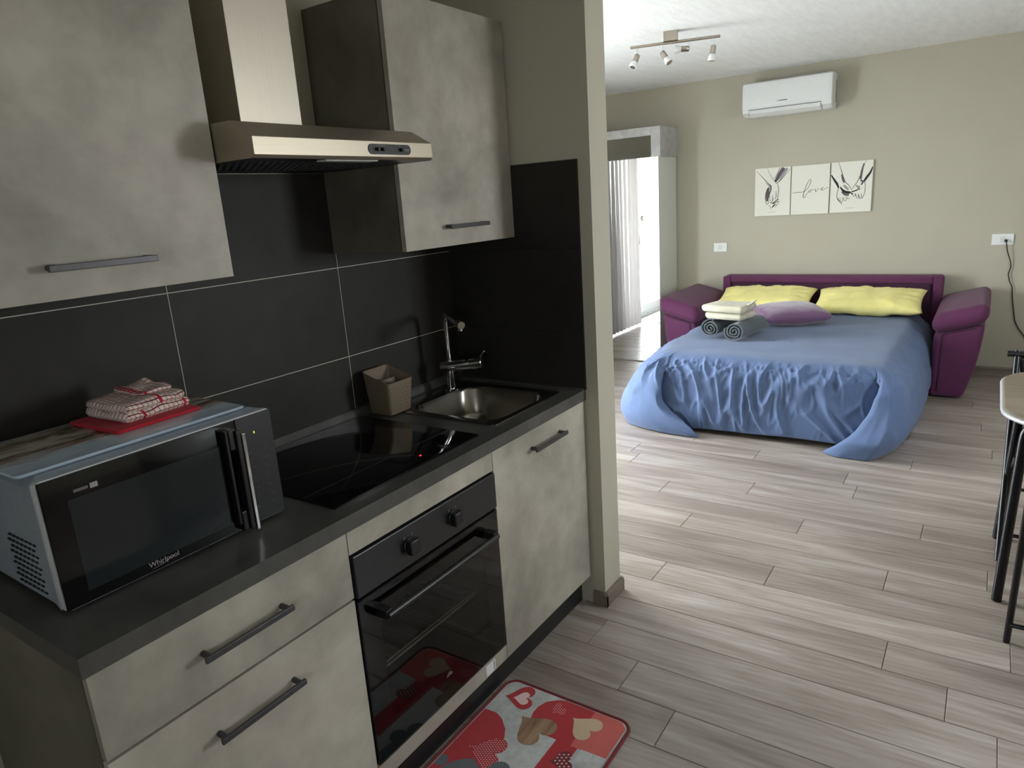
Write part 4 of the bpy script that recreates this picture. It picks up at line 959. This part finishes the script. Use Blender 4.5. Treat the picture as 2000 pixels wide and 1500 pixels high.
# ---- duvet
def duvet():
    # columns: list of 7 points from inner top to hem
    # t: 0 inner top, 1 top edge, 2 just over edge, 3 upper side, 4 mid, 5 low, 6 hem
    def col(*p): return [Vector(q) for q in p]
    cols = []
    T = .525
    # left side (Y positive) from back to front
    def left(x, bulge, lift=.015):
        return col((x, .50, T), (x, .66, T - .004), (x, .745, T - .05), (x, .80 + bulge * .3, .40), (x, .84 + bulge * .7, .25), (x, .86 + bulge, .11), (x, .84 + bulge * .8, lift))
    for x, b in ((4.20, -.03), (3.85, -.01), (3.50, .01), (3.15, .03), (2.85, .05), (2.62, .075)): cols.append(left(x, b)); 
    # front-left corner
    cols.append(col((2.50, .48, T), (2.36, .62, T - .002), (2.30, .70, T - .05), (2.30, .80, .40), (2.33, .90, .26), (2.36, .955, .13), (2.38, .93, .012)))
    cols.append(col((2.45, .46, T), (2.27, .58, T - .004), (2.20, .64, T - .06), (2.15, .72, .40), (2.12, .80, .25), (2.12, .85, .12), (2.15, .83, .010)))
    # left flap edge lying over the front, curling in at the bottom
    cols.append(col((2.43, .44, T), (2.25, .55, T - .006), (2.17, .595, T - .07), (2.10, .625, .40), (2.06, .64, .24), (2.03, .60, .10), (2.04, .50, .010)))
    cols.append(col((2.43, .43, T), (2.24, .54, T - .007), (2.16, .575, T - .075), (2.09, .590, .38), (2.045, .575, .21), (2.02, .44, .090), (2.035, .37, .008)))
    cols.append(col((2.43, .425, T), (2.24, .53, T - .008), (2.17, .562, T - .075), (2.11, .565, .38), (2.065, .555, .20), (2.03, .34, .078), (2.045, .285, .010)))
    # tuck behind the flap
    cols.append(col((2.43, .42, T), (2.245, .52, T - .008), (2.19, .56, T - .07), (2.17, .57, .40), (2.16, .60, .25), (2.15, .52, .12), (2.14, .42, .014)))
    # front face
    for y, dz in ((.30, .010), (.05, .014), (-.20, .018), (-.42, .020)):
        cols.append(col((2.43, y * .95, T), (2.25, y, T - .004), (2.175, y, T - .055), (2.145, y, .41), (2.135, y, .27), (2.135, y + .005, .14), (2.150, y + .01, .028 + dz)))
    cols.append(col((2.43, -.56, T), (2.255, -.62, T - .006), (2.19, -.66, T - .06), (2.16, -.67, .41), (2.15, -.68, .27), (2.15, -.68, .14), (2.16, -.66, .04)))
    # tuck at the right
    cols.append(col((2.43, -.60, T), (2.25, -.70, T - .010), (2.20, -.735, T - .07), (2.19, -.755, .40), (2.19, -.76, .26), (2.18, -.76, .13), (2.17, -.73, .03)))
    # right flap edge
    cols.append(col((2.43, -.605, T), (2.245, -.705, T - .010), (2.165, -.745, T - .072), (2.115, -.745, .41), (2.075, -.69, .25), (2.055, -.59, .105), (2.095, -.475, .006)))
    cols.append(col((2.43, -.61, T), (2.245, -.715, T - .012), (2.155, -.760, T - .072), (2.095, -.77, .41), (2.045, -.73, .25), (2.02, -.65, .105), (2.035, -.575, .004)))
    cols.append(col((2.45, -.615, T), (2.27, -.73, T - .012), (2.18, -.79, T - .065), (2.11, -.815, .41), (2.045, -.81, .26), (2.01, -.775, .12), (2.035, -.71, .004)))
    cols.append(col((2.52, -.62, T), (2.40, -.745, T - .010), (2.34, -.82, T - .06), (2.30, -.875, .42), (2.26, -.90, .28), (2.23, -.90, .13), (2.26, -.83, .004)))
    for x, xb, b in ((2.62, 2.60, .03), (2.85, 2.90, .04), (3.15, 3.22, .05), (3.50, 3.55, .05), (3.85, 3.88, .03), (4.20, 4.22, .02)):
        cols.append(col((x, -.62, T), (x, -.74, T - .004), (x, -.80, T - .05), (x, -.845 - b * .3, .41), ((x + xb) / 2, -.87 - b * .7, .27), (xb, -.88 - b, .13), (xb, -.86 - b * .8, .012)))
    NC = len(cols); SUB = 12; TS = 64
    prof_cols = []
    ss = []
    for c_ in range(NC - 1):
        Ls = max((cols[c_ + 1][j] - cols[c_][j]).length for j in (2, 3, 4, 5)); nn = max(5, int(Ls / (.0075 if 10 < c_ < 19 else .014)))
        ss += [c_ + q / nn for q in range(nn)]
    ss.append(NC - 1)
    for s in ss:
        pc = [pch([cols[k][j] for k in range(NC)], s) for j in range(7)]
        prof_cols.append((s, pc))
    grid = []
    for s, pc in prof_cols:
        row = []
        for k in range(TS + 1): row.append(cr(pc, 6 * k / TS))
        grid.append(row)
    NR = len(grid)
    # normals by finite differences, then wrinkles
    nrm = [[None] * (TS + 1) for _ in range(NR)]
    for i in range(NR):
        for k in range(TS + 1):
            a = grid[min(i + 1, NR - 1)][k] - grid[max(i - 1, 0)][k]; b = grid[i][min(k + 1, TS)] - grid[i][max(k - 1, 0)]
            n = b.cross(a); nrm[i][k] = n.normalized() if n.length > 1e-9 else Vector((0, 0, 1))
    arc = [0]
    for i in range(1, NR): arc.append(arc[-1] + (grid[i][30] - grid[i - 1][30]).length)
    for i in range(NR):
        for k in range(TS + 1):
            t = k / TS; p = grid[i][k]; S_ = arc[i]
            w = max(0, min(1, (t - .14) / .16)); wend = 1 - .45 * t
            ridg = lambda v: 1 - abs(v) * 2
            sw = noise.noise(Vector((S_ * 1.5, t * 1.5, 2.0))) * .22
            n1 = max(0, 1 - abs(noise.noise(Vector(((S_ + sw * t) * 11, t * 2.2, 7.3)))) * 3.6) ** 1.6
            n2 = max(0, 1 - abs(noise.noise(Vector(((S_ - sw * .6) * 17, t * 4.0, 1.3)))) * 4.0) ** 1.5
            n4 = max(0, 1 - abs(noise.noise(Vector(((S_ + sw * .3) * 30, t * 6.0, 3.1)))) * 3.0) ** 1.5
            n3 = noise.noise(Vector((S_ * 3.2, t * 1.6, 4.4)))
            isfront = math.exp(-((p.x - 2.15) / .10) ** 2) if abs(p.y) < .70 else 0
            isfront = max(isfront, .48 if p.y < 0 else .34)
            env = math.sin(math.pi * min(1, max(0, (t - .16) / .84))) ** .5
            d = w * (n3 * .014 + isfront * (env * n1 * .027 + env * n2 * .015 * (1.25 - t) + n4 * .010 * math.exp(-((t - .36) / .16) ** 2)))
            d += (1 - w) * (noise.noise(Vector((p.x * 3, p.y * 3, 5))) * .006)
            nv = (nrm[i][k] * w + Vector((0, 0, 1)) * (1 - w)).normalized() if w < 1 else nrm[i][k]
            q = p + nv * d
            if q.z < .004: q.z = .004 + .001 * (k % 2)
            grid[i][k] = q
    m = M()
    for row in grid: m.v += [tuple(p) for p in row]
    W1 = TS + 1
    for i in range(NR - 1):
        for k in range(TS): a = i * W1 + k; m.f.append((a, a + 1, a + W1 + 1, a + W1))
    # top interior: lerp the inner loop towards a spine
    RI = 14; prev = [i * W1 for i in range(NR)]
    for r in range(1, RI):
        f = r / RI; cur = []
        for i in range(NR):
            p = grid[i][0]; tgt = Vector((max(2.8, min(4.1, p.x)), CY, T + .012)); q = p.lerp(tgt, f)
            q.z = p.z + (T + .010 - p.z) * math.sin(f * math.pi / 2) + (noise.noise(Vector((q.x * 3, q.y * 3, 5))) * .006)
            m.v.append(tuple(q)); cur.append(len(m.v) - 1)
        for i in range(NR - 1): m.f.append((prev[i], prev[i + 1], cur[i + 1], cur[i]))
        prev = cur
    NS = 48; sp = []
    for q_ in range(NS + 1):
        x_ = 4.1 - 1.3 * q_ / NS; m.v.append((x_, CY, T + .010 + noise.noise(Vector((x_ * 3, CY * 3, 5))) * .006)); sp.append(len(m.v) - 1)
    kk = [int(round((4.1 - max(2.8, min(4.1, grid[i][0].x))) / 1.3 * NS)) for i in range(NR)]
    for i in range(NR - 1):
        a_, b_ = kk[i], kk[i + 1]; mid_ = list(range(b_, a_ - 1, -1)) if b_ >= a_ else list(range(b_, a_ + 1))
        m.f.append(tuple([prev[i], prev[i + 1]] + [sp[q_] for q_ in mid_]))
    m.mi = [0] * len(m.f)
    o = m.build('duvet', 'duvet', smooth=True, angle=180, origin=(3.2, CY, 0.0))
    weld(o, .0005)
    bm = bmesh.new(); bm.from_mesh(o.data)
    vs_ = [v for v in bm.verts if v.co.z > T - .003 and 2.50 < v.co.x + 3.2 < 4.19 and abs(v.co.y) < .56]
    for _ in range(12): bmesh.ops.smooth_vert(bm, verts=vs_, factor=.5, use_axis_x=True, use_axis_y=True, use_axis_z=True)
    bm.to_mesh(o.data); bm.free()
    so = o.modifiers.new('thickness', 'SOLIDIFY'); so.thickness = .006; so.offset = -1
    tag(o, 'large blue duvet cover draped over the sofa bed down to the floor', 'duvet')
duvet()
# ---- pillows
for (yc, nm, sd, lab) in ((.392, 'a', 1.0, 'yellow pillow on the left half of the bed'), (-.425, 'b', 9.0, 'yellow pillow on the right half of the bed')):
    m = pillow_mesh(.80, .42, .135, sd, N=44, K=28, wr=.013)
    # local x -> -Y world, local y -> up/back (towards the wall)
    t_ = R(17); o = (4.035, yc, .634)
    m.xf(frame(o, (0, -1, 0), (math.cos(t_), 0, math.sin(t_)))); ob = m.build('pillow', 'yellow', smooth=True, angle=180, sub=0); weld(ob); tag(ob, lab, 'pillow')
m = pillow_mesh(.50, .46, .15, 4.0, wr=.004, corner=.05); m.xf(Matrix.Translation((3.47, .05, .612)) @ Matrix.Rotation(R(-58), 4, 'Z') @ Matrix.Rotation(R(3), 4, 'X'))
ob = m.build('cushion', 'mauve', smooth=True, angle=180); weld(ob); tag(ob, 'square mauve velvet cushion lying flat on the blue duvet', 'cushion')
# ---- rolled towels
def rolled(p0, p1, r, name, label, group=None, seed=0):
    c = thing('rolled_towel', tuple(Vector(p0) - Vector((0, 0, r))), label, 'towel', group)
    p0 = Vector(p0); p1 = Vector(p1); ax = (p1 - p0).normalized(); up = Vector((0, 0, 1)); sd = ax.cross(up).normalized()
    th = .011; turns = 3.1; N = 90; rng = []
    # spiral sheet with thickness
    out = []; inn = []
    for i in range(N + 1):
        a = i / N * turns * 2 * math.pi; rr = r - (r - .012) * (i / N) - .001; wob = 1 + .05 * noise.noise(Vector((a * 1.1, seed, 0)))
        out.append((rr * wob, a)); inn.append((max(.003, rr * wob - th * .86), a))
    L_ = (p1 - p0).length; K = 10; m = M()
    for k in range(K + 1):
        v = k / K
        for lst in (out, inn):
            for (rr, a) in lst:
                aa = a + .9 + seed; e = .004 * math.sin(a * 3 + seed) if k in (0, K) else 0
                sq = 1.0 - .10 * max(0, -math.sin(aa))
                rr2 = rr * (1 + .03 * noise.noise(Vector((v * 5, aa, seed))))
                q = p0 + ax * (L_ * v + e) + sd * (rr2 * math.cos(aa) * 1.06) + up * (rr2 * math.sin(aa) * sq)
                m.v.append(tuple(q))
    W2 = 2 * (N + 1)
    for k in range(K):
        for i in range(N):
            a = k * W2 + i; m.f.append((a, a + 1, a + W2 + 1, a + W2)); b = k * W2 + N + 1 + i; m.f.append((b + 1, b, b + W2, b + W2 + 1))
        a = k * W2; m.f.append((a, a + W2, a + W2 + N + 1, a + N + 1)); a = k * W2 + N; m.f.append((a, a + N + 1, a + W2 + N + 1, a + W2))
    for k in (0, K):
        for i in range(N): a = k * W2 + i; m.f.append((a, a + N + 1, a + N + 2, a + 1))
    m.mi = [0] * len(m.f); m.build('rolled_cloth', 'towelg', c, smooth=True, angle=60)
TZ = .538
rolled((2.74, .443, TZ + .066), (3.10, .400, TZ + .066), .074, 'a', 'rolled slate-grey towel, the left one of the pair on the bed', None, .3)
rolled((2.66, .245, TZ + .066), (3.06, .185, TZ + .066), .076, 'b', 'rolled slate-grey towel, the right one of the pair on the bed', None, 2.0)
def folded(x0, x1, y0, y1, z0, th, label, seed, ang):
    c = thing('folded_towel', ((x0 + x1) / 2, (y0 + y1) / 2, z0), label, 'towel')
    cxx, cyy = (x0 + x1) / 2, (y0 + y1) / 2; RM = Matrix.Translation((cxx, cyy, 0)) @ Matrix.Rotation(R(ang), 4, 'Z') @ Matrix.Translation((-cxx, -cyy, 0))
    n = 1
    for k in range(n):
        t1 = th / n; za = z0 + k * t1
        def shp(v, k=k): 
            v.z += noise.noise(Vector((v.x * 9, v.y * 9, seed + k))) * .014; v.x += noise.noise(Vector((v.z * 20, v.y * 14, seed))) * .014; v.y += noise.noise(Vector((v.z * 20, v.x * 14, seed + 2))) * .014
            return RM @ v
        superbox('fold', 'cream', c, x0 + .006 * k, x1 - .004 * k, y0 + .004 * k, y1 - .006 * k, za + .001, za + t1 + .001, t1 * .49, 6, shape=shp)
    return c
folded(2.70, 2.94, .175, .462, TZ + .139, .050, 'folded cream towel lying directly on the two rolled towels', 1.0, -10)
tw = folded(2.69, 2.94, .172, .488, TZ + .190, .052, 'folded white towel, topmost of the towel stack on the bed', 5.0, -8)
m = M(); zt_ = TZ + .236
m.loft([[(2.76, .195, zt_ - .008), (2.84, .185, zt_ - .008), (2.85, .225, zt_ - .004), (2.77, .230, zt_ - .004)], [(2.785, .160, zt_ + .012), (2.83, .154, zt_ + .012), (2.835, .180, zt_ + .016), (2.795, .183, zt_ + .016)], [(2.805, .132, zt_ + .036), (2.82, .130, zt_ + .036), (2.822, .138, zt_ + .038), (2.808, .140, zt_ + .038)]])
m.build('corner_flap', 'cream', tw, smooth=True, bevel=.003)
# ---- dining table
TX0, TX1, TY0, TY1 = .60, 1.42, -1.300, -2.50
c = thing('dining_table', (1.01, -1.9, 0), 'dining table with rounded grey-oak top and black tube legs at the right edge', 'table')
cx_, cy_ = (TX0 + TX1) / 2, (TY0 + TY1) / 2
m = M(); m.loft([rrect(cx_, cy_, TX1 - TX0 - .012, TY0 - TY1 - .012, .20, .722, 10), rrect(cx_, cy_, TX1 - TX0, TY0 - TY1, .205, .727, 10), rrect(cx_, cy_, TX1 - TX0, TY0 - TY1, .205, .743, 10), rrect(cx_, cy_, TX1 - TX0 - .01, TY0 - TY1 - .01, .20, .749, 10)])
m.build('tabletop', 'tabletop', c, smooth=True, angle=30)
m = M(); p = [Vector(v) for v in rrect(cx_, cy_, TX1 - TX0 + .001, TY0 - TY1 + .001, .205, .735, 10)]; m.tube(p, .0085, 8, closed=True); m.build('edge_band', 'edge', c, smooth=True) if 'edge' in MT else m.build('edge_band', 'silver', c, smooth=True, angle=180, label='pale edge band')
def arcp(pts, r=.06, n=6):
    out = [Vector(pts[0])]
    for i in range(1, len(pts) - 1):
        a, b, d_ = Vector(pts[i - 1]), Vector(pts[i]), Vector(pts[i + 1]); u = (a - b).normalized(); v = (d_ - b).normalized(); p = b + u * r; q = b + v * r
        for k in range(n + 1):
            t = k / n; out.append(p * (1 - t) ** 2 + b * 2 * t * (1 - t) + q * t * t)
    out.append(Vector(pts[-1])); return out
for (xf, xt) in ((.722, .80), (1.292, 1.22)):
    for (y_f, y_t) in ((-1.345, -1.375), (-2.455, -2.425)):
        s = 1 if y_f > -2 else -1
        m = M(); m.tube(arcp([(xf, y_f, .002), (xt, y_t, .700), (xt + (.0), y_t - s * .35, .708)], .07), .0175, 14); lg = m.build('leg', 'blackmetal', c, smooth=True)
m = M()
for xx in (.80, 1.22): m.box(xx - .015, xx + .015, -2.10, -1.70, .700, .7215)
m.box(.80, 1.22, -1.76, -1.73, .700, .7215); m.box(.80, 1.22, -2.07, -2.04, .700, .7215); m.build('under_frame', 'blackmetal', c)
# ---- folding chairs
def chair(xc, yc, face, label, rear=-.24, zt=.845, inset=.024, up=-.16):
    """face=+1: sitter looks to +X. seat centre (xc,yc)"""
    c = thing('folding_chair', (xc, yc, 0), label, 'chair')
    hw = .20; X = lambda d: xc + face * d
    for s in (1, -1):
        y = yc + s * hw
        m = M(); m.tube(arcp([(X(.20), y, .002), (X(up), y, .60), (X(min(up, -.0) - .07), y, zt + .015)], .08), .011, 12); m.build('front_leg', 'blackmetal', c, smooth=True)
        m = M(); m.tube([(X(rear), y - s * inset, .002), (X(.17), y - s * inset, .46)], .011, 12); m.build('rear_leg', 'blackmetal', c, smooth=True)
    m = M()
    m.tube([(X(.145), yc - hw, .10), (X(.145), yc + hw, .10)], .008, 10); m.build('stretcher', 'blackmetal', c, smooth=True)
    m = M(); m.tube([(X(rear + .085), yc - hw + inset, .095), (X(rear + .085), yc + hw - inset, .095)], .008, 10); m.build('stretcher', 'blackmetal', c, smooth=True)
    superbox('seat', 'black', c, min(X(-.18), X(.20)), max(X(-.18), X(.20)), yc - hw + .03, yc + hw - .03, .445, .485, .018, 4)
    m = M(); bx_ = min(up, 0) - .065; m.tube([(X(bx_), yc - hw - .035, zt), (X(bx_), yc + hw + .035, zt)], .014, 12)
    m.build('top_rail', 'blackmetal', c, smooth=True)
    superbox('backrest', 'black', c, min(X(bx_ - .012), X(bx_ + .016)), max(X(bx_ - .012), X(bx_ + .016)), yc - hw + .012, yc + hw - .012, zt - .18, zt - .012, .012, 4)
    return c
chair(1.265, -1.548, -1, 'black folding chair tucked in on the far side of the dining table', rear=-.50, zt=.80)
chair(.245, -1.575, 1, 'black folding chair on the near side of the dining table', inset=.07, up=.02)
# ---- round laundry basket reflected in the microwave door
def basket(bx, by, r=.20, h=.50):
    c = thing('laundry_basket', (bx, by, 0), 'round dark lattice laundry basket with lid, seen mirrored in the microwave door', 'basket')
    m = M(); m.tube([(bx, by, .002), (bx, by, .03)], [r * .8, r * .82], 32); m.build('base', 'handle', c, smooth=True, angle=40)
    m = M(); n = 22
    for k in range(n):
        for s in (1, -1):
            pts = []
            for j in range(9):
                t = j / 8; a = 2 * math.pi * k / n + s * t * .9; rr = r * (.82 + .14 * t); pts.append((bx + rr * math.cos(a), by + rr * math.sin(a), .03 + (h - .06) * t))
            m.tube(pts, .0045, 5)
    m.build('lattice', 'greyline', c, smooth=True)
    m = M(); m.tube([(bx, by, h - .045), (bx, by, h - .04), (bx, by, h), (bx, by, h + .01), (bx, by, h + .022)], [r * .97, r, r * 1.03, r * 1.02, r * .88], 36); m.build('lid', 'nickel2', c, smooth=True, angle=40) if 'nickel2' in MT else m.build('lid', 'white_paint', c, smooth=True, angle=40)
basket(-.35, -1.95)

# tiny repeated prints and perforations stay joined: too small to pick apart
for o in bpy.data.objects:
    b = o.name.split('.')[0]
    if b in ('control_symbols', 'slot', 'switch_symbols', 'module_joint', 'vent_slots', 'filter_slots', 'perforations', 'knob_marking', 'sticker_print', 'overflow_slots', 'emblem', 'lattice', 'vane_end_seam'): o['kind'] = 'stuff'
    g = {'wall_cabinet': 'wall cabinets beside the cooker hood', 'pillow': 'yellow pillows at the head of the bed', 'rolled_towel': 'rolled towels on the bed', 'folded_towel': 'folded towels stacked on the rolled towels',
         'folding_chair': 'black folding chairs at the dining table', 'canvas_print': 'three canvas prints on the far wall'}.get(b)
    if g and o.parent is None: o['group'] = g
